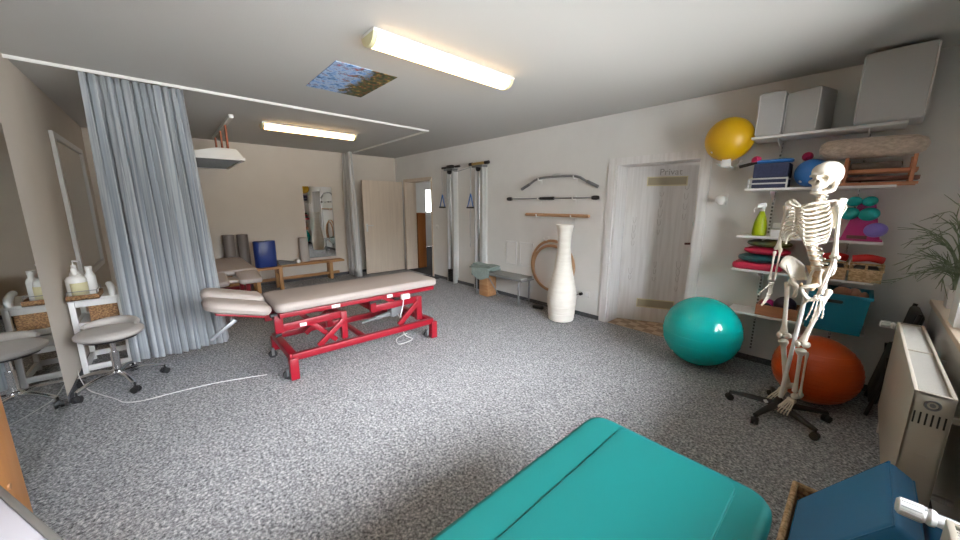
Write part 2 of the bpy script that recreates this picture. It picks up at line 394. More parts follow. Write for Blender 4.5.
h = MB(); h.bx(.775, .825, -.012, -.0003, 1.02, 1.075, .004); h.bx(.775, .825, -.012, -.0003, .93, .985, .004)
h.cyl((.80, -.01, 1.048), (.80, -.055, 1.048), .011); h.tube(cat([(.80, -.055, 1.048), (.76, -.062, 1.048), (.69, -.055, 1.044)], 4), [.013] * 8 + [.011])
h.build('door_handle', 'bronze', d2o)
tx = bpy.data.curves.new('door_lettering', 'FONT'); tx.body = 'Privat'; tx.size = .105; tx.extrude = .0015; tx.align_x = 'CENTER'
to = bpy.data.objects.new('door_lettering', tx); COL.objects.link(to); to.parent = d2o; to.location = (.475, -.002, 1.858); to.rotation_euler = (PI / 2, 0, 0)
bpy.context.view_layer.update()
me = bpy.data.meshes.new_from_object(to.evaluated_get(bpy.context.evaluated_depsgraph_get())); me.transform(to.matrix_local)
bpy.data.objects.remove(to); me.materials.append(M['ashline'])
to = bpy.data.objects.new('door_lettering', me); COL.objects.link(to); to.parent = d2o
# carved grain arrows of the ash veneer (shallow chevrons)
g = MB()
for cx, zs in ((.12, (1.35, 1.25, 1.15, 1.05, .70, .6)), (.40, (1.66, 1.56, 1.45, 1.33, 1.2, .80, .70, .60)), (.66, (1.75, 1.64, 1.52, 1.40, .82, .72, .62, .5)), (.78, (1.86, 1.70, 1.3, .66))):
    for z in zs:
        l = rnd.uniform(.05, .10); s2 = rnd.uniform(.012, .022)
        for sg in (-1, 1):
            g.tube(cat([(cx + sg * s2, -.0006, z), (cx + sg * s2 * .9, -.0006, z - l * .6), (cx + sg * .003, -.0006, z - l)], 3), .0016, 4)
g.build('veneer_grain', 'ashline', d2o)
d2o.location = (-2.07, 4.345, 0); d2o.rotation_euler = (0, 0, math.radians(26))

# ------------------------------------------------------------------ ceiling fittings
def ceiling_light(cx, label):
    t = thing('ceiling_light', label, 'ceiling light', (cx, 1.70, ZC), 'fluorescent ceiling lights')
    b = MB(); b.bx(cx - .085, cx + .085, 1.07, 2.33, ZC - .022, ZC - .0005, .006); b.build('housing', 'white_matt', t)
    prof = [(math.sin(a) * .078, -math.cos(a) * .062) for a in [(-PI / 2 + PI * k / 12) for k in range(13)]]
    rings = [[Vector((cx + x, y, ZC - .023 + z)) for x, z in prof] for y in (1.105, 2.295)]
    MB().loft(rings).build('diffuser', 'lampwarm', t)
    for y in (1.08, 2.30):
        rings = [[Vector((cx + x * 1.05, y + d, ZC - .022 + z * 1.06)) for x, z in prof] for d in (-.012, .018)]
        MB().loft(rings).build('end_cap', 'cream', t)
    return t
ceiling_light(-2.235, 'lit fluorescent ceiling light nearest the camera, beside the ceiling poster')
ceiling_light(-5.47, 'lit fluorescent ceiling light beyond the curtain rail, toward the far mirror')
p = MB(); p.box((0, 0, 0), (.74, .51, .004)); po = p.build('ceiling_poster', 'poster'); po.location = (-3.185, 1.34, ZC - .006)
tag(po, 'unframed landscape poster of autumn trees and blue sky fixed to the ceiling', 'poster')
r = MB(); rl = [(-4.31, YL + .01), (-4.41, 2.96), (XB + .05, 3.0)]
for (xa, ya), (xb, yb) in zip(rl, rl[1:]):
    d = Vector((xb - xa, yb - ya, 0)); ang = math.atan2(d.y, d.x)
    r.box(((xa + xb) / 2, (ya + yb) / 2, ZC - .0105), (d.length + .02, .018, .018), (0, 0, ang))
    r.box(((xa + xb) / 2, (ya + yb) / 2, ZC - .023), (d.length + .02, .012, .006), (0, 0, ang))
tag(r.build('curtain_rail', 'white_matt'), 'white L-shaped curtain rail across the ceiling', 'curtain rail')

def curtain(name, a, b, zt, zb, nf, amp, m, label, flare=1.0, seed=1, skew=(0, 0)):
    rr = random.Random(seed); ph = [rr.uniform(0, 6.28) for _ in range(6)]
    a, b = Vector(a), Vector(b); t = (b - a).normalized(); nrm = Vector((-t.y, t.x, 0)); L = (b - a).length
    NU, NV = nf * 14, 16; bm = MB(); rows = []
    for j in range(NV + 1):
        v = j / NV; z = zt + (zb - zt) * v; am = amp * (.45 + .75 * min(1, v * 2.2)); row = []
        for i in range(NU + 1):
            u = i / NU
            uu = u + .014 * math.sin(2 * PI * 3 * u + ph[0]) + .008 * math.sin(2 * PI * 7 * u + ph[1] + v * .6)
            f = math.sin(2 * PI * nf * uu + ph[2]) + .35 * math.sin(2 * PI * nf * 2 * uu + ph[3] + v * 1.2) * (1 - .4 * v) + .3 * math.sin(2 * PI * nf * .37 * u + ph[4])
            s0 = (u - .5) * L * (1 + (flare - 1) * v) + .35 * am * math.sin(4 * PI * nf * uu + ph[2])
            p0 = (a + b) / 2 + t * (s0 + skew[0] + (skew[1] - skew[0]) * v) + nrm * (am * f)
            row.append(bm.bm.verts.new((p0.x, p0.y, z + .006 * math.sin(9 * u + ph[5]) * v)))
        rows.append(row)
    for j in range(NV):
        for i in range(NU): bm.bm.faces.new((rows[j][i], rows[j][i + 1], rows[j + 1][i + 1], rows[j + 1][i]))
    o = bm.build(name, m, ang=3); solidify(o, .0035)
    o.data.polygons.foreach_set('use_smooth', [True] * len(o.data.polygons))
    return tag(o, label, 'curtain')
c1 = curtain('curtain', (-4.335, -.37, 0), (-4.36, .26, 0), ZC - .03, .085, 13, .052, 'curtain', 'large pale blue pleated curtain hanging between the white side table and the red couch', 1.13, 3, (0, .035))
for k in range(12):
    pass
c2 = curtain('curtain', (-7.44, 2.86, 0), (-6.97, 2.85, 0), ZC - .03, .03, 8, .042, 'curtaing', 'grey curtain bunched beside the open cream door', 1.15, 8, (0, .02))

# heating canopy hung over the couch behind the curtain
t = thing('treatment_canopy', 'white canopy with dark grille underside hung from the ceiling on rust-coloured straps', 'canopy', (-6.4, .55, 2.08))
hd = MB()
def rect(x0, x1, y0, y1, z): return [(x0, y0, z), (x1, y0, z), (x1, y1, z), (x0, y1, z)]
hd.loft([rect(-7.25, -5.67, .22, .86, 2.105), rect(-7.25, -5.67, .22, .86, 2.12), rect(-7.1, -5.70, .56, .80, 2.215), rect(-7.05, -5.74, .60, .77, 2.225)])
hd.build('hood', 'white_matt', t)
rm = MB()
rm.bx(-7.27, -5.65, .20, .24, 2.075, 2.11); rm.bx(-7.27, -5.65, .84, .88, 2.075, 2.11); rm.bx(-7.27, -7.23, .24, .84, 2.075, 2.11); rm.bx(-5.69, -5.65, .24, .84, 2.075, 2.11)
rm.build('rim', 'white', t)
gr = MB(); gr.bx(-7.23, -5.69, .24, .84, 2.09, 2.105); gr.build('heater_panel', 'dark', t)
gr = MB()
for k in range(22): gr.bx(-7.2 + k * .07, -7.19 + k * .07, .25, .83, 2.078, 2.089)
gr.build('grille', 'greyp', t)
MB().bx(-7.1, -5.25, .70, .75, ZC - .04, ZC - .0005, .004).build('ceiling_bar', 'white_matt', t)
for x in (-5.78, -6.3, -6.95):
    MB().box((x, .72, 2.372), (.06, .02, .302)).build('strap', 'strap', t)

# ------------------------------------------------------------------ red treatment couch
def castor(t, x, y, r=.038, parent_name='castor'):
    c = MB(); c.cyl((x - .012, y, r), (x + .012, y, r), r, 18); o = c.build('castor', 'rubber', t)
    f = MB(); f.box((x, y, r * 2 + .01), (.044, .03, .02), None, .004); f.box((x - .018, y, r * 1.4), (.006, .024, r * 1.4), None, .002); f.box((x + .018, y, r * 1.4), (.006, .024, r * 1.4), None, .002); f.build('castor_fork', 'greyp', o)
t = thing('treatment_couch', 'greige treatment couch on a red height-adjustable frame in the middle of the room', 'treatment couch', (-3.45, 1.3, 0))
MB().rslab(-3.735, -3.135, .575, 2.19, .607, .688, .06, .03).build('mattress', 'greige', t)
base_m = lambda y: T(0, .56, .64) @ RX(-math.radians(15.5), 0, 0) @ T(0, -.56, -.64)
for x0, x1, dz, rcs in ((-3.715, -3.455, .012, (.04, .05, .12, .05)), (-3.40, -3.14, -.012, (.05, .04, .05, .12))):
    MB().rslab(x0, x1, .105, .555, .602 + dz, .692 + dz, .05, .044, base_m(0), rcs=rcs).build('headrest_half', 'greige', t)
hb = MB(); hb.box((-3.43, .36, .578), (.46, .34, .018), None, .003)
for v in hb.bm.verts: v.co = base_m(0) @ v.co
hb.build('headrest_plate', 'red', t)
st = MB(); st.box((-3.40, .235, .49), (.02, .225, .028), (math.radians(36), 0, 0), .004); st.cyl((-3.41, .30, .545), (-3.41, .30, .64), .012); st.build('support_strut', 'steelgrey', t)
u = MB()
for x in (-3.17, -3.70): u.bx(x - .018, x + .018, .60, 2.14, .565, .604, .003)
for y in (.62, 1.35, 2.1): u.bx(-3.70, -3.17, y - .02, y + .02, .568, .604, .003)
u.build('top_frame', 'red', t)
u = MB()
for x in (-3.155, -3.82): u.bx(x - .025, x + .025, .66, 2.11, .175, .235, .004)
for y in (.67, 2.09): u.bx(-3.83, -3.145, y - .03, y + .03, .175, .235, .004)
u.bx(-3.80, -3.18, 1.30, 1.34, .19, .225, .003)
u.build('base_frame', 'red', t)
for x in (-3.15, -3.835):
    for y in (.665, 2.115):
        p = MB(); p.bx(x - .035, x + .035, y - .035, y + .035, .006 if x > -3.5 else .06, .20, .006); p.build('leg', 'red', t)
for x in (-3.205, -3.775):
    for y in (.635, 2.08): castor(t, x, y - .01)
# lifting arms
def bar(mb, a, b, w, h):
    a, b = Vector(a), Vector(b); d = b - a
    m = Matrix.Translation((a + b) / 2) @ d.to_track_quat('Y', 'Z').to_matrix().to_4x4()
    mb.box((0, 0, 0), (w, d.length, h), m, .004); return mb
for x in (-3.24, -3.66):
    a = MB(); bar(a, (x, .58, .455), (x, 1.13, .475), .035, .065); a.bx(x - .022, x + .022, .57, .635, .42, .575, .004); a.build('lift_arm', 'red', t)
    a = MB(); bar(a, (x - .03, .86, .45), (x - .03, 1.08, .22), .03, .045); bar(a, (x + .03, .90, .225), (x + .03, 1.14, .42), .03, .05); a.bx(x - .03, x + .03, 1.12, 1.175, .23, .50, .004); a.build('lift_brace', 'red', t)
    a = MB(); bar(a, (x, 1.44, .455), (x, 1.98, .47), .035, .07); a.bx(x - .022, x + .022, 1.42, 1.48, .43, .57, .004); a.build('lift_arm', 'red', t)
    a = MB(); bar(a, (x + .03, 1.72, .23), (x + .03, 1.96, .44), .03, .055); a.bx(x - .03, x + .03, 1.95, 2.015, .23, .50, .004); bar(a, (x - .02, 1.72, .47), (x - .02, 1.56, .56), .03, .04); a.build('lift_brace', 'red', t)
a = MB(); bar(a, (-3.66, .605, .54), (-3.24, .605, .54), .05, .05); bar(a, (-3.62, .70, .52), (-3.28, .98, .535), .03, .03); a.build('cross_bar', 'red', t)
a = MB(); bar(a, (-3.66, 1.13, .46), (-3.24, 1.13, .46), .05, .05); a.build('cross_bar', 'red', t)
a = MB(); bar(a, (-3.66, 1.46, .46), (-3.24, 1.46, .46), .05, .05); a.build('cross_bar', 'red', t)
mo = MB(); mo.cyl((-3.42, 1.40, .27), (-3.42, 1.66, .30), .014); mo.cyl((-3.42, 1.55, .287), (-3.42, 1.72, .307), .026); mo.box((-3.42, 1.79, .33), (.11, .14, .11), None, .015); mo.cyl((-3.42, 1.83, .36), (-3.42, 1.83, .46), .045)
mo.build('lift_motor', 'greyp', t)
cb = MB(); cb.box((-3.142, 1.77, .553), (.045, .10, .055), None, .008); cb.build('control_box', 'white', t)
cb = MB(); cb.tube(cat([(-3.14, 1.75, .53), (-3.145, 1.74, .45), (-3.16, 1.72, .36), (-3.22, 1.74, .31), (-3.35, 1.79, .30)], 6), .006); cb.tube(cat([(-3.4, 1.85, .28), (-3.25, 1.8, .1), (-3.25, 1.9, .008), (-3.22, 1.72, .008), (-3.38, 1.78, .008), (-3.45, 1.95, .008)], 8), .005); cb.build('cable', 'cable', t)
for y, z, s in ((.79, .455, .055), (1.06, .586, .075), (1.60, .586, .06)):
    MB().box((-3.221 if z < .5 else -3.1505, y, z), (.003, s, .03)).build('sticker', 'paper', t)
k = MB(); k.cyl((-3.15, 1.50, .555), (-3.15, 1.40, .553), .012); k.ball((-3.15, 1.39, .553), .016, None, 12, 8); k.build('release_lever', 'black', t)
k = MB(); k.cyl((-3.25, .60, .575), (-3.25, .55, .575), .02, 12); k.cyl((-3.25, .62, .40), (-3.25, .57, .385), .012, 10); k.build('hinge_knob', 'black', t)

# ------------------------------------------------------------------ teal couch in the foreground
t = thing('treatment_couch', 'teal upholstered couch in the foreground, seen from above', 'treatment couch', (-.41, .45, 0))
MB().rslab(-.755, -.07, -.55, 1.435, .43, .52, .085, .032).build('mattress', 'teal', t)
s = MB(); s.rslab(-.605, -.175, -.53, 1.400, .50, .526, .05, .006); s.build('top_panel', 'teal', t)
s = MB(); ring = []
for q, (cx, cy, a0) in enumerate(((-.225, 1.35, 0), (-.555, 1.35, 90), (-.555, -.48, 180), (-.225, -.48, 270))):
    for k in range(7):
        a = math.radians(a0 + k * 15); ring.append((cx + .051 * math.cos(a), cy + .051 * math.sin(a), .52))
s.tube(ring, .0025, 6, True); s.build('piping', 'teal', t)
MB().bx(-.67, -.15, -.48, 1.33, .40, .43, .004).build('bed_board', 'darkwood', t)
f = MB()
for x in (-.64, -.18): f.bx(x - .02, x + .02, -.45, 1.28,   .355, .40, .003)
for y in (-.4, 1.2): f.bx(-.64, -.18, y - .02, y + .02, .36, .399, .003)
f.build('frame', 'white', t)
for x in (-.62, -.20):
    for y in (-.38, 1.18):
        l = MB(); l.bx(x - .022, x + .022, y - .022, y + .022, .012, .36, .003); o = l.build('leg', 'white', t)
        MB().cyl((x, y, 0), (x, y, .014), .026, 14).build('foot', 'rubber', o)

# ------------------------------------------------------------------ stool, side table, things by the left wall
t = thing('rolling_stool', 'grey upholstered rolling stool with low curved rest and chrome five-star base', 'stool', (-4.06, -.43, 0))
sx, sy = -4.04, -.46
MB().lathe([(.02, .425), (.15, .425), (.185, .437), (.205, .455), (.205, .475), (.19, .49), (.14, .497), (.02, .495)], T(sx, sy, 0), 36).build('seat', 'bolsterl', t)
MB().lathe([(.03, .415), (.16, .415), (.165, .426), (.03, .427)], T(sx, sy, 0), 28).build('seat_plate', 'black', t)
rg = []
for k in range(15):
    a = math.radians(78 + k * 12); R = .165; w = .034 * (1 - abs(k - 7) / 7.6) ** .4
    c0 = Vector((sx + R * math.cos(a), sy + R * math.sin(a), .522)); e = Vector((math.cos(a), math.sin(a), 0))
    rg.append([c0 + e * (w * 1.1 * math.cos(b)) + Vector((0, 0, 1)) * (w * 1.15 * math.sin(b)) for b in [2 * PI * j / 12 for j in range(12)]])
MB().loft(rg).build('back_rest', 'bolsterl', t)
cl = MB(); cl.cyl((sx, sy, .16), (sx, sy, .42), .016, 16); cl.cyl((sx, sy, .13), (sx, sy, .30), .026, 18); cl.lathe([(.04, .085), (.046, .10), (.042, .14), (.028, .15)], T(sx, sy, 0)); cl.build('gas_column', 'chrome', t)
for k in range(5):
    a = math.radians(22 + 72 * k); ex, ey = sx + .285 * math.cos(a), sy + .285 * math.sin(a)
    l = MB(); l.tube(cat([(sx + .03 * math.cos(a), sy + .03 * math.sin(a), .115), (sx + .15 * math.cos(a), sy + .15 * math.sin(a), .118), (ex, ey, .082)], 5), [.017] * 5 + [.014] * 5 + [.010], 10, flat=1.3); o = l.build('base_leg', 'chrome', t)
    ca = MB(); pd = Vector((-math.sin(a + .6), math.cos(a + .6), 0)); c0 = Vector((ex, ey, .026))
    for sg in (-1, 1): ca.cyl(c0 + pd * (.006 * sg), c0 + pd * (.024 * sg), .026, 16)
    ca.ball((ex, ey, .036), (.022, .022, .024), None, 12, 8); ca.cyl((ex, ey, .04), (ex, ey, .085), .007, 8); ca.build('castor', 'black', o)

t = thing('side_table', 'small white slatted side table against the left wall, behind the stool', 'side table', (-4.76, -.56, 0))
X0, X1, Y0, Y1 = -4.93, -4.455, -.717, -.387
MB().bx(X0 - .012, X1 + .012, Y0, Y1 + .012, .672, .70, .004).build('table_top', 'white_matt', t)
for x in (X0 + .02, X1 - .02):
    for y in (Y0 + .02, Y1 - .02): MB().bx(x - .018, x + .018, y - .018, y + .018, 0, .672, .003).build('leg', 'white', t)
for z in (.06, .30, .455):
    b = MB()
    if z > .4: b.bx(X0 + .02, X1 - .02, Y0 + .02, Y1 - .02, z - .01, z + .012)
    for y in (Y0 + .02, Y1 - .02): b.bx(X0 + .02, X1 - .02, y - .012, y + .012, z - .024, z + .024)
    for x in (X0 + .02, X1 - .02): b.bx(x - .012, x + .012, Y0 + .02, Y1 - .02, z - .024, z + .024)
    b.build('shelf' if z > .4 else 'stretcher', 'white', t)
b = MB()
b.bx(X0 + .03, X1 - .03, Y0 + .02, Y1 - .02, .28, .295); b.build('shelf', 'white_matt', t)
b = MB(); b.bx(X1 - .026, X1 - .012, Y0 + .04, Y1 - .04, .62, .672); b.build('apron', 'white', t)
def openbox(mb, x0, x1, y0, y1, z0, z1, th=.008, taper=0):
    mb.bx(x0, x1, y0, y1, z0, z0 + th)
    mb.bx(x0, x0 + th, y0, y1, z0, z1); mb.bx(x1 - th, x1, y0, y1, z0, z1); mb.bx(x0 + th, x1 - th, y0, y0 + th, z0, z1); mb.bx(x0 + th, x1 - th, y1 - th, y1, z0, z1)
    return mb
tag(openbox(MB(), -4.84, -4.50, -.61, -.43, .468, .615).build('wicker_basket', 'wicker'), 'brown wicker basket on the upper shelf of the white side table', 'basket')
tb = thing('storage_box', 'white lidded box with dark handle slot low in the white side table', 'box', (-4.660, -.55, .296))
MB().bx(-4.840, -4.505, -.66, -.437, .296, .40, .006).build('box_body', 'paper', tb); MB().bx(-4.850, -4.497, -.665, -.432, .385, .415, .005).build('lid', 'white', tb); MB().bx(-4.504, -4.501, -.58, -.50, .345, .365).build('handle_slot', 'dark', tb)
t = thing('bottle_tray', 'small wicker tray with a wire rail on the white side table', 'tray', (-4.530, -.61, .70))
openbox(MB(), -4.630, -4.360, -.705, -.515, .7005, .742, .01).build('tray_body', 'wicker', t)
w = MB(); w.tube([(-4.620, -.695, .775), (-4.370, -.695, .775), (-4.370, -.525, .775), (-4.620, -.525, .775)], .003, 6, True)
for x, y in ((-4.620, -.695), (-4.370, -.695), (-4.370, -.525), (-4.620, -.525)): w.cyl((x, y, .735), (x, y, .775), .003, 6)
w.build('wire_rail', 'steelgrey', t)
def pump_bottle(x, y, r, h, label, pump=True, lab=False):
    t = thing('pump_bottle' if pump else 'lotion_bottle', label, 'bottle', (x, y, .711), 'white bottles on the wicker tray')
    z = .711
    MB().lathe([(r * .92, z), (r, z + .006), (r, z + h * .72), (r * .8, z + h * .82), (.016, z + h * .88), (.016, z + h)], T(x, y, 0), 24).build('bottle_body', 'white', t)
    if pump:
        p = MB(); p.cyl((x, y, z + h), (x, y, z + h + .018), .017, 14); p.cyl((x, y, z + h + .018), (x, y, z + h + .045), .005, 8); p.tube(cat([(x, y, z + h + .05), (x + .02, y + .02, z + h + .052), (x + .045, y + .045, z + h + .045)], 3), .008, 8); p.build('pump_head', 'white', t)
    else:
        MB().cyl((x, y, z + h), (x, y, z + h + .03), .02, 14).build('cap', 'white', t)
    if lab:
        pts = [[Vector((x + (r + .0012) * math.cos(a), y + (r + .0012) * math.sin(a), zz)) for a in [math.radians(-30 + k * 15) for k in range(9)]] for zz in (z + .03, z + h * .6)]
        m = MB(); R = [[m.bm.verts.new(p) for p in q] for q in pts]
        for k in range(8): m.bm.faces.new((R[0][k], R[0][k + 1], R[1][k + 1], R[1][k]))
        solidify(m.build('label', 'cream', t), .0008)
pump_bottle(-4.438, -.638, .062, .225, 'largest white bottle with a yellow label, front of the tray', False, True)
pump_bottle(-4.540, -.650, .036, .255, 'tall white pump bottle at the back of the tray')
pump_bottle(-4.505, -.566, .034, .225, 'slim white bottle at the right end of the tray', False)
pump_bottle(-4.580, -.568, .033, .22, 'white bottle behind the slim one on the tray', False)
td = thing('steel_dispenser', 'small bent chrome dispenser on the white side table beside the tray', 'dispenser', (-4.550, -.44, .70))
MB().tube(cat([(-4.430, -.44, .701), (-4.440, -.44, .75), (-4.475, -.45, .785), (-4.520, -.46, .795)], 5), [.026] * 8 + [.024] * 7 + [.02], 16).build('dispenser_body', 'alu', td)
MB().cyl((-4.520, -.46, .795), (-4.535, -.463, .797), .017, 14).build('dispenser_tip', 'black', td)
# mirrors on the left wall and the white stand
tag(MB().bx(-3.87, -2.27, YL + .001, YL + .006, .005, 2.02).build('wall_mirror', 'mirror'), 'tall frameless floor-length mirror on the left wall beside the stool', 'mirror')
t = thing('framed_mirror', 'white framed mirror on the left wall above the side table', 'mirror', (-6.1, YL, 1.5))
MB().bx(-6.86, -5.36, YL + .012, YL + .017, .76, 2.14).build('glass', 'mirror', t)
f = MB(); f.bx(-5.37, -5.29, YL + .001, YL + .032, .71, 2.19, .003); f.bx(-6.92, -6.85, YL + .001, YL + .032, .71, 2.19, .003); f.bx(-6.85, -5.37, YL + .001, YL + .032, 2.13, 2.19, .003); f.bx(-6.85, -5.37, YL + .001, YL + .032, .71, .77, .003)
f.build('frame', 'white', t)
t = thing('floor_stand', 'slim white floor stand with a small dark red cap, seen between mirror and curtain', 'stand', (-6.3, -.42, 0))
MB().lathe([(.14, 0), (.14, .015), (.03, .03)], T(-6.3, -.42, 0)).build('base', 'white', t); MB().cyl((-6.3, -.42, .02), (-6.3, -.42, 1.13), .022, 14).build('pole', 'white', t)
MB().lathe([(.05, 1.13), (.085, 1.15), (.085, 1.20), (.04, 1.225)], T(-6.3, -.42, 0)).build('cap', 'dark_red', t)
# white cable on the carpet
cb = MB(); cb.tube(cat([(-4.30, -.715, .12), (-4.15, -.69, .10), (-4.02, -.64, .03), (-3.90, -.56, .005), (-3.74, -.47, .005), (-3.623, -.41, .005), (-3.56, -.30, .005), (-3.55, -.09, .005), (-3.513, .17, .005), (-3.40, .50, .005)], 10), .0032, 6)
tag(cb.build('power_cable', 'cable'), 'thin white cable curling over the carpet in front of the stool', 'cable')
# wall bars upright, pale table, round stool at the left edge of view
t = thing('wall_bars', 'orange pine wall bars against the left wall, near upright with round plugs', 'wall bars', (-1.9, -.66, 0))
for x in (-2.14, -1.46):
    u = MB(); u.bx(x - .105, x + .105, YL + .002, -.585, 0, 2.3, .006); o = u.build('upright', 'orangewood', t)
    pl = MB()
    for z in (.22, .42, .62, .82, 1.02): pl.cyl((x + .05, -.5855, z), (x + .05, -.579, z), .012, 14)
    pl.build('screw_plug', 'woodx', o)
for k in range(14):
    MB().cyl((-2.04, -.66, .15 + k * .155), (-1.55, -.66, .15 + k * .155), .018, 12).build('rung', 'woodx', t)
t = thing('trolley_table', 'pale laminate tabletop with a grey edge band at the left edge of view', 'table', (-.95, -.45, 0))
m = T(-1.03, -.277, .868) @ RX(0, 0, math.radians(24.5))
o = MB(); o.box((-.08, -.17, 0), (.46, .34, .02), None, .004)
for v in o.bm.verts: v.co = m @ v.co
o.build('table_top', 'whiteboard', t)
o = MB()
for c, d in (((-.08, .006, 0), (.484, .012, .026)), ((-.08, -.346, 0), (.484, .012, .026)), ((.156, -.17, 0), (.012, .34, .026)), ((-.316, -.17, 0), (.012, .34, .026))):
    o.box(m @ Vector(c), d, m.to_quaternion().to_matrix().to_4x4(), .003)
o.build('edge_band', 'edgegrey', t)
q = m @ Vector((.04, -.17, -.01)); MB().cyl((q.x, q.y, .02), (q.x, q.y, q.z), .022, 16).build('column', 'white', t); MB().lathe([(.01, 0), (.11, 0), (.11, .012), (.03, .03), (.01, .031)], T(q.x, q.y, 0)).build('base', 'white', t)
t = thing('round_stool', 'round light wood stool top just showing at the bottom left', 'stool', (-1.21, -.36, 0))
MB().lathe([(.01, .545), (.145, .545), (.155, .555), (.155, .57), (.145, .58), (.01, .581)], T(-1.21, -.36, 0), 36).build('seat', 'tanwood', t)
for k in range(4):
    a = PI / 4 + k * PI / 2
    MB().cyl((-1.21 + .17 * math.cos(a), -.36 + .17 * math.sin(a), 0), (-1.21 + .10 * math.cos(a), -.36 + .10 * math.sin(a), .55), .014, 12, .018).build('leg', 'tanwood', t)

# ------------------------------------------------------------------ along the far wall
t = thing('gym_bench', 'long low wooden gym bench along the far wall under the mirror', 'bench', (-7.31, 1.65, 0))
MB().bx(-7.44, -7.18, .55, 2.66, .345, .385, .004).build('seat', 'woody', t)
MB().bx(-7.34, -7.28, .62, 2.58, .09, .14, .004).build('balance_beam', 'woody', t)
for y in (.70, 2.40):
    MB().bx(-7.41, -7.21, y - .03, y + .03, 0, .345, .004).build('leg', 'wood', t)
t = thing('wooden_stool', 'small four-legged pine stool under the blue mat roll', 'stool', (-6.94, 1.21, 0))
MB().bx(-7.12, -6.77, 1.0, 1.42, .39, .425, .004).build('seat', 'woody', t)
for x in (-7.09, -6.80):
    for y in (1.035, 1.385): MB().bx(x - .028, x + .028, y - .03, y + .03, 0, .39, .004).build('leg', 'wood', t)
for y in (1.035, 1.385): MB().bx(-7.06, -6.83, y - .012, y + .012, .28, .37).build('apron', 'woody', t)
def bolster(x, y, z, r, h, lean, m, label, grp):
    t = MB(); mm = T(x, y, z) @ RX(0, lean, 0)
    t.lathe([(.01, 0), (r - .012, 0), (r, .012), (r, h - .012), (r - .012, h), (.01, h + .002)], mm, 32)
    o = t.build('bolster', m); tag(o, label, 'bolster', grp)
    p = MB()
    for zz in (.012, h - .012): p.tube([mm @ Vector((r * math.cos(a), r * math.sin(a), zz)) for a in [2 * PI * k / 32 for k in range(32)]], .004, 6, True)
    p.build('piping', m, o)
bolster(-7.30, .755, .388, .085, .60, -.05, 'bolster', 'dark grey upright bolster on the gym bench, next to the curtain', 'bolsters on the gym bench')
bolster(-7.30, .955, .388, .085, .60, -.05, 'bolster', 'dark grey upright bolster on the gym bench, next to the blue mat roll', 'bolsters on the gym bench')
bolster(-7.31, 1.94, .393, .085, .48, -.08, 'bolsterl', 'light grey upright bolster on the gym bench against the wall mirror', 'bolsters on the gym bench')
t = thing('exercise_mat_roll', 'blue vinyl exercise mat in a double roll standing on the pine stool', 'exercise mat', (-6.93, 1.21, .426))
for y in (1.125, 1.285):
    m = MB(); m.lathe([(.02, .428), (.082, .428), (.088, .436), (.088, .872), (.082, .88), (.06, .88), (.058, .872), (.05, .872), (.048, .88), (.02, .879)], T(-6.93, y, 0) @ RX(0, 0, 0), 28); m.build('roll', 'bluemat', t)
m = MB(); m.bx(-6.856, -6.842, 1.12, 1.29, .432, .876, .003); m.build('flap', 'bluemat', t)
w = MB(); w.prism([(0, 0), (.30, 0), (.30, .028), (0, .085)], .2, T(-7.40, 1.45, .388) @ Matrix(((0, 0, 1, 0), (1, 0, 0, 0), (0, 1, 0, 0), (0, 0, 0, 1))))
tag(w.build('wedge_cushion', 'darkfoam'), 'flat dark grey wedge cushion lying on the gym bench beside the blue roll', 'cushion')
tag(MB().cyl((-7.22, 1.80, .425), (-7.36, 1.80, .425), .038, 18).build('paper_roll', 'paper'), 'small white paper roll on the gym bench', 'paper roll')
tag(MB().bx(XB + .002, XB + .008, 2.06, 2.61, .425, 1.855).build('wall_mirror', 'mirror'), 'tall frameless mirror on the far wall above the gym bench', 'mirror')

# second couch behind the curtain
t = thing('treatment_couch', 'greige treatment couch half hidden behind the blue curtain, by the far wall', 'treatment couch', (-6.2, .55, 0))
MB().rslab(-7.05, -5.62, .24, .86, .55, .63, .05, .03).build('mattress', 'greige', t)
m0 = T(-5.60, .55, .58) @ RX(0, math.radians(12), 0) @ T(5.60, -.55, -.58)
for y0, y1 in ((.24, .50), (.60, .86)): MB().rslab(-5.60, -5.25, y0, y1, .548, .62, .05, .028, m0).build('headrest_half', 'greige', t)
MB().rslab(-5.58, -5.33, .46, .64, .50, .55, .05, .02).build('face_pad', 'greige', t)
f = MB(); f.bx(-6.98, -5.50, .30, .34, .50, .548); f.bx(-6.98, -5.50, .76, .80, .50, .548); f.bx(-6.95, -6.9, .34, .76, .50, .548); f.bx(-5.55, -5.5, .34, .76, .50, .548); f.build('top_frame', 'dark_red', t)
f = MB(); f.bx(-6.95, -5.65, .26, .31, .10, .16); f.bx(-6.95, -5.65, .79, .84, .10, .16); f.bx(-6.9, -6.85, .31, .79, .10, .16); f.bx(-5.72, -5.67, .31, .79, .10, .16); f.build('base_frame', 'dark_red', t)
for x in (-6.92, -5.68):
    for y in (.285, .815): MB().bx(x - .03, x + .03, y - .03, y + .03, 0, .10, .004).build('leg', 'dark_red', t)
for x in (-6.6, -5.95):
    for y in (.33, .77): bar(MB(), (x, y, .13), (x + .02, y, .52), .05, .05).build('lift_arm', 'dark_red', t)

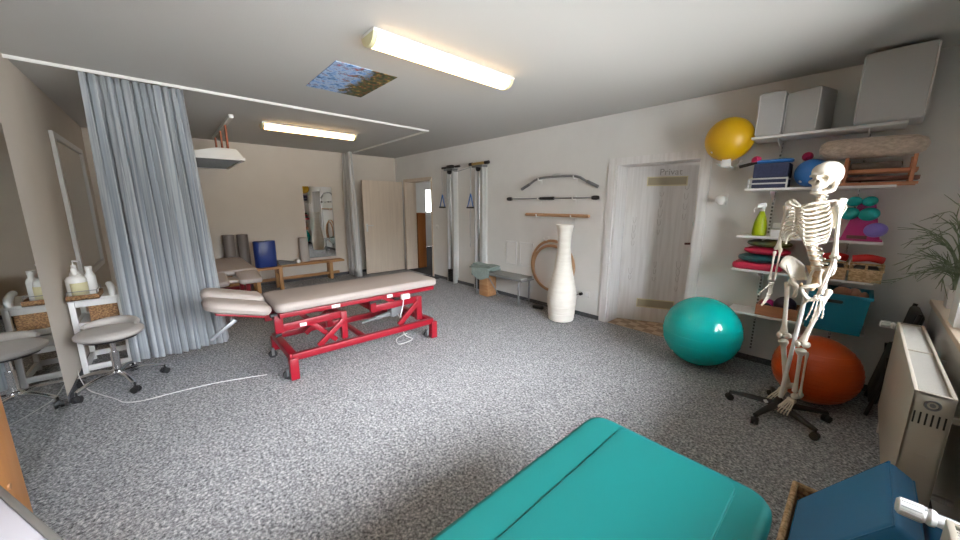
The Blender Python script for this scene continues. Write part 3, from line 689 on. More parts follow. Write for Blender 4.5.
# ------------------------------------------------------------------ cable towers on the back wall
def tower(x0, name_label, bar_label, gold, hx):
    t = thing('cable_tower', name_label, 'cable tower', (x0, YA, 0), 'wall-mounted cable towers')
    y1 = YA - .003
    MB().bx(x0 - .03, x0 + .20, y1 - .02, y1, .10, 2.15, .003).build('back_panel', 'white_matt', t)
    for dx in (-.015, .165): MB().bx(x0 + dx - .022, x0 + dx + .022, y1 - .10, y1 - .02, .0, 2.12, .004).build('rail', 'alu', t)
    MB().cyl((x0 + .075, y1 - .075, .06), (x0 + .075, y1 - .075, 2.1), .010, 10).build('guide_rod', 'chrome', t)
    w = MB()
    for k in range(7): w.bx(x0 + .012, x0 + .138, y1 - .12, y1 - .03, .03 + k * .034, .06 + k * .034, .003)
    w.build('weight_stack', 'black', t)
    b = MB(); b.bx(x0 - .05, x0 + .21, y1 - .14, y1 - .01, 2.12, 2.155, .005); b.build('top_bracket', 'steelgrey', t)
    p = MB(); p.cyl((x0 + .06, y1 - .10, 2.10), (x0 + .09, y1 - .10, 2.10), .045, 20); p.build('pulley', 'black', t)
    # hanging cable, chain and stirrup handle
    xh = x0 + hx; yh = y1 - .12
    c = MB(); c.cyl((xh + .03, yh, 1.69), (xh + .03, yh, 2.13), .004, 6); c.build('cable', 'steelgrey', t)
    ch = MB()
    for k in range(26):
        z = 1.70 - k * .036
        ch.tube([(xh + .016 + (.007 * math.cos(a) if k % 2 else 0), yh + (.0 if k % 2 else .007 * math.cos(a)), z - .018 + .022 * math.sin(a)) for a in [2 * PI * j / 8 for j in range(8)]], .0026, 5, True)
    if gold:
        ch.build('chain', 'steelgrey', t)
    else: ch.bm.free()
    xh += .06; hd = MB(); a = (xh - .03, yh, 1.69); hd.tube([a, (xh - .10, yh - .01, 1.46)], .015, 6, flat=.5); hd.tube([a, (xh + .025, yh + .01, 1.46)], .015, 6, flat=.5); hs = hd.build('handle_strap', 'bluestrap', t)
    MB().cyl((xh - .115, yh - .012, 1.455), (xh + .04, yh + .012, 1.455), .015, 12).build('handle_grip', 'black', hs)
    return t
tower(-5.36, 'chrome cable tower on the back wall nearest the far doorway', '', False, -.16)
tower(-4.56, 'chrome cable tower on the back wall above the grey bench, with a chain', '', True, -.13)
t = thing('pull_bar', 'black grip bar resting across the top of the left cable tower', 'exercise bar', (-5.25, 3.98, 2.157), 'bars on top of the cable towers')
MB().cyl((-5.50, 3.99, 2.178), (-4.98, 3.99, 2.178), .013, 12).build('rod', 'black', t)
b = MB(); b.bx(-5.33, -5.17, 3.955, 4.025, 2.1575, 2.215, .012); b.build('center_grip', 'black', t)
for x0, x1 in ((-5.50, -5.38), (-5.10, -4.97)): MB().cyl((x0, 3.99, 2.178), (x1, 3.99, 2.178), .020, 12).build('grip', 'black', t)
t = thing('pull_bar', 'short brass-coloured bar with black ends across the top of the right cable tower', 'exercise bar', (-4.49, 3.98, 2.157), 'bars on top of the cable towers')
MB().cyl((-4.66, 3.99, 2.182), (-4.28, 3.99, 2.182), .023, 14).build('rod', 'brass', t)
for x0, x1 in ((-4.70, -4.62), (-4.31, -4.22)): MB().cyl((x0, 3.99, 2.182), (x1, 3.99, 2.182), .027, 14).build('end_grip', 'black', t)
tag(MB().tube(cat([(-5.12, 3.93, 2.13), (-5.0, 3.92, 2.08), (-4.8, 3.93, 2.10), (-4.62, 3.94, 2.125)], 5), .005, 6).build('link_cable', 'steelgrey'), 'thin cable strung between the tops of the two cable towers', 'cable')

# ------------------------------------------------------------------ grey bench with towel, vase, hoops, bars
t = thing('massage_bench', 'low grey folding bench with chrome legs along the back wall', 'bench', (-3.8, 3.87, 0))
MB().rslab(-4.36, -3.25, 3.73, 4.01, .405, .44, .02, .01).build('bench_top', 'benchpad', t)
MB().bx(-4.34, -3.24, 3.745, 4.025, .385, .404).build('frame', 'steelgrey', t)
for x in (-4.26, -3.32):
    for y in (3.765, 4.005): MB().cyl((x, y, 0), (x, y, .39), .014, 12).build('leg', 'steelgrey', t)
    MB().cyl((x, 3.765, .07), (x, 4.005, .07), .011, 10).build('crossbar', 'steelgrey', t)
MB().cyl((-4.0, 3.77, .38), (-3.72, 3.77, .08), .008, 8).build('brace', 'steelgrey', t)
MB().cyl((-3.72, 3.77, .08), (-3.33, 3.77, .08), .008, 8).build('brace', 'steelgrey', t)
tag(MB().bx(-4.235, -4.03, 3.80, 4.0, .001, .355, .004).build('wooden_crate', 'woodx'), 'wooden block box under the towel end of the grey bench', 'box')
tw = MB()
for k in range(3):
    z = .449 + k * .028; x0, x1 = -4.43 + .03 * k, -3.93 + .05 * rnd.random()
    rg = []
    for i in range(17):
        u = i / 16; x = x0 + (x1 - x0) * u; zz = z + .006 * math.sin(8 * u + k)
        rg.append([(x, 3.75 + .01 * k, zz), (x, 3.96 - .01 * k, zz + .004), (x, 3.96 - .01 * k, zz + .024), (x, 3.75 + .01 * k, zz + .022)])
    tw.loft(rg)
rg = []
for i in range(9):
    u = i / 8; rg.append([(-4.33 + .42 * u, 3.722 - .004 * math.sin(6 * u), .47 - .0 * u), (-4.33 + .42 * u, 3.708, .46), (-4.33 + .42 * u, 3.705, .35 - .06 * math.sin(PI * u) ** 2), (-4.33 + .42 * u, 3.72, .35 - .06 * math.sin(PI * u) ** 2)])
tw.loft(rg); rg = []
for i in range(5):
    u = i / 4; rg.append([(-4.33 + .42 * u, 3.705, .50), (-4.33 + .42 * u, 3.79, .52), (-4.33 + .42 * u, 3.79, .50), (-4.33 + .42 * u, 3.705, .462)])
tw.loft(rg)
tag(tw.build('towel', 'towel', ang=1.2), 'folded sage green towel hanging over the end of the grey bench', 'towel')
tag(MB().box((-3.05, 3.90, .03), (.16, .06, .05), (0, 0, .2), .012).build('power_adapter', 'black'), 'small black adapter on the carpet between grey bench and vase', 'adapter')

vp = [(.02, 0), (.15, 0), (.163, .01), (.168, .06), (.176, .14), (.185, .24), (.186, .32), (.180, .39), (.163, .48), (.140, .58), (.116, .70), (.097, .82), (.086, .94), (.083, 1.04), (.087, 1.12), (.100, 1.20), (.114, 1.25), (.112, 1.257), (.10, 1.245), (.076, 1.10), (.074, .98), (.02, .96)]
vm = MB(); vm.lathe(vp, T(-2.555, 3.76, 0), 44)
va = tag(vm.build('floor_vase', 'vase'), 'tall cream floor vase with a flared neck standing against the back wall', 'vase')
rr = MB()
for z, r in ((.10, .172), (.20, .182), (.30, .186), (.42, .176), (.53, .152)): rr.tube([(-2.555 + r * math.cos(a), 3.76 + r * math.sin(a), z) for a in [2 * PI * k / 40 for k in range(40)]], .004, 6, True)
rr.build('ridge', 'vase', va)
for k, (cx, cz, r, y, lab) in enumerate(((-2.965, .63, .365, 4.076, 'larger wooden hoop hanging on the back wall behind the vase'), (-2.945, .605, .325, 4.033, 'smaller wooden hoop hanging in front of the larger one behind the vase'))):
    h = MB(); h.tube([(cx + r * math.cos(a), y, cz + r * math.sin(a)) for a in [2 * PI * j / 64 for j in range(64)]], .020, 10, True)
    tag(h.build('wooden_hoop', 'stick'), lab, 'hoop', 'wooden hoops on the wall')
def peg(x, z, label, y0=3.985, grp='white wall pegs for the exercise bars'):
    t = thing('wall_peg', label, 'wall peg', (x, YA, z), grp)
    MB().bx(x - .013, x + .013, YA - .008, YA - .001, z - .05, z + .05, .002).build('back_plate', 'white', t)
    p = MB(); p.cyl((x, YA - .007, z), (x, y0, z), .009, 10); p.tube([(x, y0 + .006, z), (x, y0, z), (x, y0 - .006, z + .035)], .009, 8); p.build('hook', 'white', t)
for zz, w, y0 in ((1.845, 'bent bar', 4.02), (1.572, 'black-ended rod', 4.02), (1.333, 'wooden sticks', 4.0)):
    for x, sd in ((-3.22, 'far'), (-2.64, 'door side')):
        peg(x, zz, 'white wall peg under the %s, %s' % (w, 'on the side of the cable towers' if sd == 'far' else 'on the side of the door'), y0)
peg(-3.06, 1.0, 'white wall peg holding the wooden hoops', 3.995, 'white wall pegs for the hoops')
t = thing('curl_bar', 'bent grey metal pull bar on the wall, topmost of three bars', 'exercise bar', (-2.93, 4.05, 1.75), 'exercise bars on the wall')
MB().tube(cat([(-3.545, 4.045, 1.735), (-3.40, 4.045, 1.80), (-3.24, 4.045, 1.872), (-2.93, 4.045, 1.885), (-2.62, 4.045, 1.872), (-2.46, 4.045, 1.80), (-2.30, 4.045, 1.73)], 3), .016, 12).build('rod', 'steelgrey', t)
b = MB(); b.tube(cat([(-3.03, 4.045, 1.885), (-2.97, 4.045, 1.912), (-2.89, 4.045, 1.912), (-2.83, 4.045, 1.885)], 5), .012, 10); b.build('center_loop', 'alu', t)
for a, c in (((-3.55, 4.045, 1.732), (-3.40, 4.045, 1.80)), ((-2.295, 4.045, 1.727), (-2.45, 4.045, 1.797))): MB().cyl(a, c, .021, 12).build('grip', 'greyp', t)
t = thing('swing_rod', 'thin rod with black ends and grip on the wall, middle of three bars', 'exercise bar', (-3.06, 4.05, 1.58), 'exercise bars on the wall')
MB().cyl((-3.82, 4.05, 1.592), (-2.31, 4.05, 1.592), .0085, 10).build('rod', 'steelgrey', t)
MB().cyl((-3.20, 4.05, 1.592), (-2.96, 4.05, 1.592), .0205, 14).build('center_grip', 'black', t)
for x in (-3.80, -2.325): MB().lathe([(.01, -.045), (.022, -.045), (.028, -.025), (.028, .025), (.022, .045), (.01, .045)], T(x, 4.05, 1.592) @ RX(0, PI / 2, 0), 18).build('end_weight', 'black', t)
for k, (dz, y, x0, x1, lab) in enumerate(((0, 4.066, -3.47, -2.42, 'wooden stick on the lowest pegs, nearer the wall'), (.004, 4.022, -3.42, -2.38, 'wooden stick on the lowest pegs, in front of the other one'))):
    tag(MB().cyl((x0, y, 1.359 + dz), (x1, y, 1.357 + dz), .021, 12).build('wooden_stick', 'stick'), lab, 'stick', 'wooden sticks on the wall')
for x0, x1, lab in ((-3.90, -3.665, 'white framed wall panel nearer the cable towers above the grey bench'), (-3.60, -3.33, 'white framed wall panel nearer the hoops above the grey bench')):
    t = thing('wall_panel', lab, 'panel', ((x0 + x1) / 2, YA, .55), 'white panels above the grey bench')
    MB().bx(x0 + .02, x1 - .02, YA - .010, YA - .001, .57, .91).build('panel_face', 'wall', t)
    f = MB(); f.bx(x0, x1, YA - .016, YA - .001, .55, .572, .003); f.bx(x0, x1, YA - .016, YA - .001, .908, .93, .003); f.bx(x0, x0 + .022, YA - .016, YA - .001, .572, .908); f.bx(x1 - .022, x1, YA - .016, YA - .001, .572, .908); f.build('panel_frame', 'shelf_metal', t)
t = thing('wall_socket', 'double white wall socket to the right of the vase', 'socket', (-2.42, YA, .27))
MB().bx(-2.50, -2.345, YA - .012, YA - .001, .272, .352, .004).build('cover_plate', 'white', t)
for x in (-2.46, -2.385): MB().cyl((x, YA - .012, .312), (x, YA - .0135, .312), .022, 18).build('outlet', 'paper', t)
pl = MB(); pl.cyl((-2.462, YA - .0145, .312), (-2.462, YA - .055, .312), .020, 14); pl.tube(cat([(-2.462, YA - .05, .312), (-2.50, YA - .06, .30), (-2.56, YA - .05, .24)], 4), .004, 6)
tag(pl.build('power_plug', 'black'), 'black plug in the wall socket beside the vase', 'plug')
t = thing('light_switch', 'small white light switch on the back wall beside the far doorway', 'light switch', (-5.86, YA, 1.05))
MB().bx(-5.90, -5.82, YA - .010, YA - .001, 1.02, 1.10, .003).build('cover_plate', 'white_matt', t); MB().bx(-5.885, -5.835, YA - .014, YA - .010, 1.035, 1.085, .002).build('rocker', 'white_matt', t)

# ------------------------------------------------------------------ shelving on the back wall
for x, lab in ((-.585, 'white slotted shelf upright nearer the door'), (-.075, 'white slotted shelf upright behind the skeleton')):
    t = thing('shelf_upright', lab, 'shelf upright', (x, YA, .1), 'shelf uprights')
    MB().bx(x - .013, x + .013, YA - .014, YA - .001, .10, 2.12, .001).build('channel', 'shelf_metal', t)
    s = MB()
    for k in range(62): s.bx(x - .007, x + .007, YA - .0155, YA - .0142, .13 + k * .032, .148 + k * .032)
    s.build('slots', 'greyp', t)
LEV = [(2.05, -.755, .10, 'topmost'), (1.625, -.755, .108, 'second from top'), (1.218, -.765, .105, 'third from top'), (.917, -.768, .098, 'second from bottom'), (.522, -.768, .11, 'lowest')]
HOLD = ['carrying the grey foam blocks', 'carrying the navy step and wooden rack', 'carrying the green spray bottle', 'carrying the stacked balance cushions', 'carrying the teal crate']
for (z, x0, x1, nm), hd in zip(LEV, HOLD):
    t = thing('wall_shelf', 'white wall shelf %s, %s' % (hd, nm), 'shelf', ((x0 + x1) / 2, YA, z), 'white wall shelves')
    MB().bx(x0, x1, 3.80, YA - .018, z, z + .019, .0015).build('board', 'shelf', t)
    for x in (-.585, -.075):
        b = MB(); b.prism([(YA - .016, z - .005), (YA - .016, z - .10), (YA - .045, z - .075), (3.86, z - .022), (3.85, z - .001), (YA - .016, z - .001)], .008, Matrix(((0, 0, 1, x - .004), (1, 0, 0, 0), (0, 1, 0, 0), (0, 0, 0, 1))))
        b.build('bracket', 'shelf_metal', t)
# top shelf
Z = 2.0695
def foam(name, label, c, d, rz, grp, m='greyfoam', lean=0):
    t = thing(name, label, 'foam block', c, grp)
    mm = T(*c) @ RX(lean, 0, rz)
    b = MB(); b.box((0, 0, d[2] / 2), d, None, .018, 3)
    for v in b.bm.verts: v.co = mm @ v.co
    b.build('block', m, t)
    for sx in (1, -1):
        p = MB(); p.tube([mm @ Vector((sx * (d[0] / 2 - .004), -d[1] / 2 + .003, z)) for z in (.02, d[2] - .02)], .0045, 6); p.build('seam', 'greylight', t)
foam('foam_block', 'grey foam block standing on the top shelf, next to the yellow ball', (-.655, 3.945, Z), (.17, .255, .345), 0, 'grey foam blocks on the top shelf')
foam('foam_block', 'grey foam block standing on the top shelf, middle of the three', (-.425, 3.945, Z), (.215, .255, .325), -.30, 'grey foam blocks on the top shelf')
foam('foam_cube', 'largest grey foam cube overhanging the end of the top shelf', (.005, 3.905, Z), (.325, .33, .462), -.03, 'grey foam blocks on the top shelf')
# second shelf
Z = 1.6445
t = thing('step_platform', 'navy step platform with two silver rails on the second shelf', 'step', (-.60, 3.93, Z))
MB().bx(-.715, -.485, 3.83, 4.06, Z + .085, Z + .205, .008).build('upper_block', 'navy', t)
MB().bx(-.715, -.485, 3.83, 4.06, Z + .001, Z + .075, .008).build('lower_block', 'navy', t)
for z in (.078, .038):
    r = MB(); r.bx(-.735, -.475, 3.810, 3.826, Z + z - .006, Z + z + .006, .002)
    r.build('rail', 'alu', t)
for x in (-.735, -.48):
    r = MB(); r.bx(x - .006, x + .006, 3.812, 3.828, Z + .001, Z + .085, .002); r.build('rail_post', 'alu', t)
t = thing('resistance_tube', 'blue exercise tube with a black grip lying on the navy step', 'exercise tube', (-.6, 3.9, Z + .205))
MB().tube(cat([(-.70, 3.88, Z + .222), (-.62, 3.87, Z + .224), (-.50, 3.88, Z + .224), (-.49, 3.95, Z + .224), (-.60, 3.96, Z + .224), (-.68, 3.93, Z + .224)], 6), .0155, 10).build('tube', 'blueball', t)
MB().cyl((-.83, 3.89, Z + .195), (-.70, 3.88, Z + .223), .014, 12).build('grip', 'black', t)
def sball(name, c, r, m, label, cat_, grp=None, lat=0, valve=True):
    b = MB(); b.ball(c, r, None, 40, 28); o = tag(b.build(name, m, ang=2), label, cat_, grp)
    if lat:
        g = MB()
        for k in range(-lat, lat + 1):
            zz = r * .8 * k / (lat + 1); R = math.sqrt(r * r - zz * zz)
            g.tube([(c[0] + R * math.cos(a), c[1] + R * math.sin(a), c[2] + zz) for a in [2 * PI * j / 48 for j in range(48)]], .0022, 5, True)
        g.build('grip_ring', m, o)
    if valve:
        d = Vector((-.5, -.6, -.6)).normalized(); MB().cyl(Vector(c) + d * (r - .004), Vector(c) + d * (r + .002), .011, 12).build('valve_plug', 'white', o)
    return o
sball('exercise_ball', (-.345, 3.91, Z + .111), .110, 'blueball', 'blue ball on the second shelf behind the skull', 'ball')
t = thing('wooden_rack', 'reddish wooden rack with two end frames at the end of the second shelf', 'rack', (.02, 3.92, Z))
for x in (-.155, .165):
    r = MB(); r.bx(x - .01, x + .01, 3.795, 3.82, Z + .02, Z + .20, .002); r.bx(x - .01, x + .01, 4.02, 4.045, Z + .02, Z + .20, .002); r.bx(x - .01, x + .01, 3.82, 4.02, Z + .09, Z + .11, .002)
    r.build('end_frame', 'cedar', t)
for y in (3.808, 4.032):
    MB().bx(-.19, .20, y - .012, y + .012, Z + .001, Z + .02, .002).build('runner', 'cedar', t)
for y in (3.832, 3.90, 3.97):
    MB().bx(-.17, .19, y, y + .012, Z + .085 if y > 3.84 else Z + .09, Z + .115, .002).build('slat', 'cedar', t)
MB().bx(-.165, .205, 3.836, 4.01, Z + .035, Z + .062, .002).build('board', 'darkwood', t)
tag(MB().bx(-.135, .115, 3.84, 4.01, Z + .1155, Z + .165, .012).build('folded_blanket', 'blanket'), 'dark brown folded blanket in the wooden rack', 'blanket')
m = MB(); m.lathe([(.01, 0), (.045, .008), (.066, .04), (.074, .12), (.074, .40), (.068, .48), (.045, .53), (.01, .545)], T(-.325, 3.91, Z + .274) @ RX(0, PI / 2, 0) @ RX(0, 0, 0), 28)
for v in m.bm.verts: v.co.z += (v.co.x + .05) * -.02
tag(m.build('fleece_roll', 'fleece', ang=2), 'fluffy beige fleece roll lying on top of the wooden rack', 'fleece roll')
for x, y, lab in ((-.715, 3.90, 'pink spiky ball on the blue tube, nearer the door'), (-.395, 3.985, 'pink spiky ball behind the blue ball')):
    b = MB(); b.ball((x, y, Z + (.206 + .036 if x < -.6 else .25)), .036, None, 20, 14)
    tag(b.build('massage_ball', 'pink'), lab, 'massage ball', 'pink spiky balls')
# third shelf
Z = 1.2375
t = thing('spray_bottle', 'lime green spray bottle with a white trigger on the third shelf', 'spray bottle', (-.62, 3.88, Z))
MB().lathe([(.01, 0), (.046, 0), (.052, .012), (.051, .06), (.044, .12), (.032, .165), (.020, .20), (.016, .215), (.01, .216)], T(-.62, 3.88, Z), 28).build('bottle_body', 'lime', t)
h = MB(); h.cyl((-.62, 3.88, Z + .212), (-.62, 3.88, Z + .245), .018, 14); h.box((-.63, 3.872, Z + .262), (.075, .03, .036), (0, -.15, .6), .006); h.tube(cat([(-.655, 3.855, Z + .25), (-.672, 3.845, Z + .225), (-.668, 3.848, Z + .20)], 3), .006, 8); h.build('trigger_head', 'white', t)
for c, d, rz, lab in (((-.50, 3.87, Z + .031), (.075, .10, .06), .1, 'small white box on the third shelf nearest the spray bottle'), ((-.40, 3.86, Z + .026), (.085, .12, .05), -.2, 'small white box on the third shelf behind the ribs'), ((-.49, 3.96, Z + .056), (.10, .06, .11), 0, 'taller white box at the back of the third shelf'), ((-.30, 3.88, Z + .029), (.07, .10, .056), .3, 'small white box on the third shelf behind the spine')):
    tag(MB().box(c, d, (0, 0, rz), .003).build('small_box', 'paper'), lab, 'box', 'small white boxes')
t = thing('ball_stand', 'magenta tapered holder carrying teal and purple balls on the third shelf', 'holder', (-.01, 3.93, Z))
p = MB(); p.prism([(-.125, .001), (.095, .001), (.085, .02), (.028, .30), (-.048, .30), (-.115, .02)], .13, T(0, 3.98, Z) @ RX(PI / 2, 0, 0)); p.build('holder_body', 'magenta', t)
MB().bx(-.13, .10, 3.835, 3.99, Z + .0005, Z + .012, .003).build('holder_base', 'magenta', t)
MB().bx(-.085, .02, 3.846, 3.8495, Z + .015, Z + .04).build('front_slot', 'bronze', t)
for c, r, m, lab in (((.008, 3.808, 1.437), .052, 'tealsmall', 'teal massage ball on the magenta holder, beside the purple ball'), ((-.092, 3.808, 1.440), .050, 'tealsmall', 'teal massage ball on the magenta holder, next to the skeleton shoulder'), ((.000, 3.82, 1.530), .039, 'tealsmall', 'smaller teal massage ball at the top of the magenta holder, shelf-end side'), ((-.078, 3.82, 1.529), .039, 'tealsmall', 'smaller teal massage ball at the top of the magenta holder, skeleton side'), ((.055, 3.80, 1.325), .057, 'purple', 'purple massage ball low on the magenta holder')):
    q = MB(); q.ball(c, (r * 1.06, r * .8, r * .92), RX(0, -.25, 0), 28, 18); tag(q.build('massage_ball', m, ang=2), lab, 'massage ball', 'balls on the magenta holder')
# fourth shelf: balance cushions, baskets
Z = .9365
def disc(c, r, h, m, label, tilt=(0, 0), asp=1.0):
    t = MB(); t.lathe([(.01, 0), (r * .75, .0), (r * .95, h * .25), (r, h * .5), (r * .95, h * .75), (r * .7, h), (.01, h * 1.02)], T(*c) @ RX(tilt[0], tilt[1], 0), 36, asp)
    o = tag(t.build('balance_cushion', m), label, 'balance cushion', 'stack of balance cushions')
    g = MB(); mm = T(*c) @ RX(tilt[0], tilt[1], 0)
    for q in (.35, .55): g.tube([mm @ Vector((r * q * math.cos(a), r * asp * q * math.sin(a), h * 1.005)) for a in [2 * PI * k / 36 for k in range(36)]], .002, 5, True)
    g.build('grip_ring', m, o)
MB0 = MB(); MB0.rslab(-.775, -.42, 3.795, 4.07, Z + .0005, Z + .062, .06, .022); tag(MB0.build('balance_cushion', 'crimson'), 'crimson balance pad, bottom of the cushion stack', 'balance cushion', 'stack of balance cushions')
disc((-.585, 3.925, Z + .067), .172, .064, 'petrol', 'petrol green balance disc, second from the bottom of the cushion stack', (0, .012), .8)
disc((-.555, 3.93, Z + .138), .165, .058, 'crimson', 'crimson balance disc, third from the bottom of the cushion stack', (0, .02), .8)
disc((-.545, 3.935, Z + .203), .158, .056, 'olive', 'dark green mottled balance disc, top of the cushion stack', (0, .02), .8)
tag(MB().box((-.33, 3.87, Z + .021), (.10, .10, .04), (0, 0, .3), .01).build('fitness_band', 'redfab'), 'red band folded beside the cushion stack behind the pelvis', 'band')
for x0, x1, lab in ((-.215, -.048, 'light wicker basket of small gear behind the pelvis'), (-.035, .135, 'light wicker basket at the end of the fourth shelf')):
    openbox(b := MB(), x0, x1, 3.80, 4.02, Z + .0005, Z + .085, .012)
    bo = tag(b.build('wicker_basket', 'wickerlight'), lab, 'basket', 'light wicker baskets')
    r = MB(); r.tube([(x0, 3.80, Z + .088), (x1, 3.80, Z + .088), (x1, 4.02, Z + .088), (x0, 4.02, Z + .088)], .009, 8, True)
    for x in (x0 + .004, (x0 + x1) / 2, x1 - .004): r.bx(x - .007, x + .007, 3.797, 3.808, Z + .09, Z + .14)
    r.bx(x0, x1, 3.797, 3.808, Z + .128, Z + .142)
    r.bx(x0, x0 + .012, 3.808, 4.02, Z + .09, Z + .14); r.bx(x1 - .012, x1, 3.808, 4.02, Z + .09, Z + .14); r.build('basket_rim', 'wickerlight', bo)
    tag(MB().box(((x0 + x1) / 2, 3.91, Z + .065), (x1 - x0 - .04, .17, .09), None, .02).build('fabric_bundle', 'blackvinyl'), 'black fabric bundle inside the light wicker basket %s' % ('behind the pelvis' if x0 < -.1 else 'at the shelf end'), 'bundle', 'bundles in the light baskets')
for x, w2, lab in ((-.125, .13, 'red band folded over the light wicker baskets, nearer the skeleton'), (.05, .155, 'red band arching over the basket at the shelf end')):
    b = MB(); b.tube(cat([(x - w2 / 2, 3.86, Z + .165), (x - w2 * .3, 3.85, Z + .172), (x, 3.85, Z + .180), (x + w2 * .3, 3.86, Z + .172), (x + w2 / 2, 3.90, Z + .160)], 5), .026, 10, flat=.35)
    tag(b.build('fitness_band', 'redfab'), lab, 'band', 'red bands on the baskets')
# lowest shelf
Z = .5415
wb = openbox(MB(), -.555, -.275, 3.815, 4.05, Z + .0005, Z + .095, .012); tag(wb.build('wooden_box', 'cedar'), 'open wooden box of dark balls on the lowest shelf', 'box')
for c, r, m, lab in (((-.373, 3.925, Z + .098), .078, 'plumball', 'large plum-black ball in the wooden box'), ((-.494, 3.876, Z + .062), .045, 'plumball', 'small plum-black ball at the front of the wooden box'), ((-.49, 3.975, Z + .07), .052, 'magenta', 'magenta ball at the back of the wooden box')):
    b = MB(); b.ball(c, r, None, 28, 18); tag(b.build('massage_ball', m), lab, 'massage ball', 'balls in the wooden box')
t = thing('storage_crate', 'open teal plastic crate with handle slot at the end of the lowest shelf', 'crate', (-.07, 3.87, Z))
c = MB(); x0, x1, y0, y1, z0, z1 = -.24, .105, 3.69, 4.06, Z + .001, Z + .30
c.loft([[(x0 + .02, y0 + .02, z0), (x1 - .02, y0 + .02, z0), (x1 - .02, y1 - .02, z0), (x0 + .02, y1 - .02, z0)], [(x0, y0, z1), (x1, y0, z1), (x1, y1, z1), (x0, y1, z1)], [(x0 + .008, y0 + .008, z1), (x1 - .008, y0 + .008, z1), (x1 - .008, y1 - .008, z1), (x0 + .008, y1 - .008, z1)], [(x0 + .026, y0 + .026, z0 + .008), (x1 - .026, y0 + .026, z0 + .008), (x1 - .026, y1 - .026, z0 + .008), (x0 + .026, y1 - .026, z0 + .008)]])
c.build('crate_body', 'tealcrate', t)
r = MB(); r.bx(x0 - .012, x1 + .012, y0 - .012, y0 - .0005, z1 - .02, z1 + .004, .003); r.bx(x0 - .012, x1 + .012, y1 + .0005, y1 + .012, z1 - .02, z1 + .004, .003); r.bx(x0 - .012, x0 - .0005, y0, y1, z1 - .02, z1 + .004, .003); r.bx(x1 + .0005, x1 + .012, y0, y1, z1 - .02, z1 + .004, .003); r.build('crate_rim', 'tealcrate', t)
h = MB(); h.rslab(-.12, -.03, -.012, .012, 0, .006, .012, .002, T(0, y0 - .003, z1 - .055) @ RX(PI / 2, 0, 0)); h.build('handle_slot', 'dark', t)
h = MB(); h.tube([(-.125, y0 - .001, z1 - .04), (-.025, y0 - .001, z1 - .04), (-.025, y0 - .001, z1 - .07), (-.125, y0 - .001, z1 - .07)], .004, 6, True); h.build('handle_frame', 'tealcrate', t)
b = MB(); b.box((-.165, 3.87, Z + .20), (.10, .26, .22), None, .02); tag(b.build('folded_cloth', 'tealcrate'), 'folded teal cloth standing in the teal crate behind the arm', 'cloth')
b = MB(); b.box((.0, 3.87, Z + .14), (.16, .28, .23), None, .03); tag(b.build('fabric_bundle', 'blackvinyl'), 'dark bundle filling the teal crate under the brown rollers', 'bundle')
for c, r, rz, lab in (((-.045, 3.77, Z + .300), (.058, .045, .05), .4, 'brown leather pouch in the teal crate, nearest the arm'), ((.018, 3.79, Z + .298), (.038, .06, .045), .2, 'brown leather pouch in the middle of the teal crate'), ((.065, 3.76, Z + .285), (.026, .06, .04), -.2, 'brown leather pouch at the crate end')):
    b = MB(); b.ball(c, r, RX(.3, 0, rz), 20, 14); tag(b.build('leather_pouch', 'brownleather'), lab, 'pouch', 'brown pouches in the teal crate')

# ------------------------------------------------------------------ big balls
sball('exercise_ball', (-.906, 3.652, .326), .325, 'tealball', 'large shiny teal exercise ball on the carpet beside the door', 'exercise ball', 'exercise balls on the carpet', 2)
sball('exercise_ball', (-.105, 3.575, .258), .258, 'orangeball', 'large orange exercise ball on the carpet behind the skeleton', 'exercise ball', 'exercise balls on the carpet', 5)
sball('exercise_ball', (-.935, 3.89, 2.088), .188, 'yellowball', 'yellow exercise ball in a wall holder beside the top shelf', 'exercise ball')
def ballholder(x, z, label, arms=True):
    t = thing('ball_holder', label, 'ball holder', (x, YA, z), 'white wall ball holders')
    MB().rslab(x - .032, x + .032, z - .055, z + .055, 0, .016, .012, .004, T(0, YA - .001, 0) @ Matrix(((1, 0, 0, 0), (0, 0, -1, 0), (0, 1, 0, 0), (0, 0, 0, 1)))).build('back_plate', 'white', t)
    p = MB(); p.cyl((x, YA - .016, z - .02), (x, YA - .10, z - .01), .014, 12)
    if arms:
        p.tube(cat([(x - .10, YA - .20, z + .02), (x - .06, YA - .12, z - .012), (x, YA - .09, z - .014), (x + .06, YA - .12, z - .012), (x + .10, YA - .20, z + .02)], 5), .010, 8)
        p.bx(x - .035, x + .035, YA - .25, YA - .09, z - .03, z - .02, .004); p.bx(x - .035, x + .035, YA - .262, YA - .25, z - .03, z + .055, .004)
    else:
        p.ball((x, YA - .11, z - .01), (.045, .02, .045), None, 18, 12); p.tube(cat([(x + .01, YA - .05, z + .06), (x + .03, YA - .08, z + .12), (x + .05, YA - .06, z + .17)], 4), .004, 6)
    p.build('cradle', 'white', t)
ballholder(-.925, 1.875, 'white wall holder under the yellow ball')
ballholder(-.965, 1.56, 'empty white wall holder with a round disc beside the door frame', False)

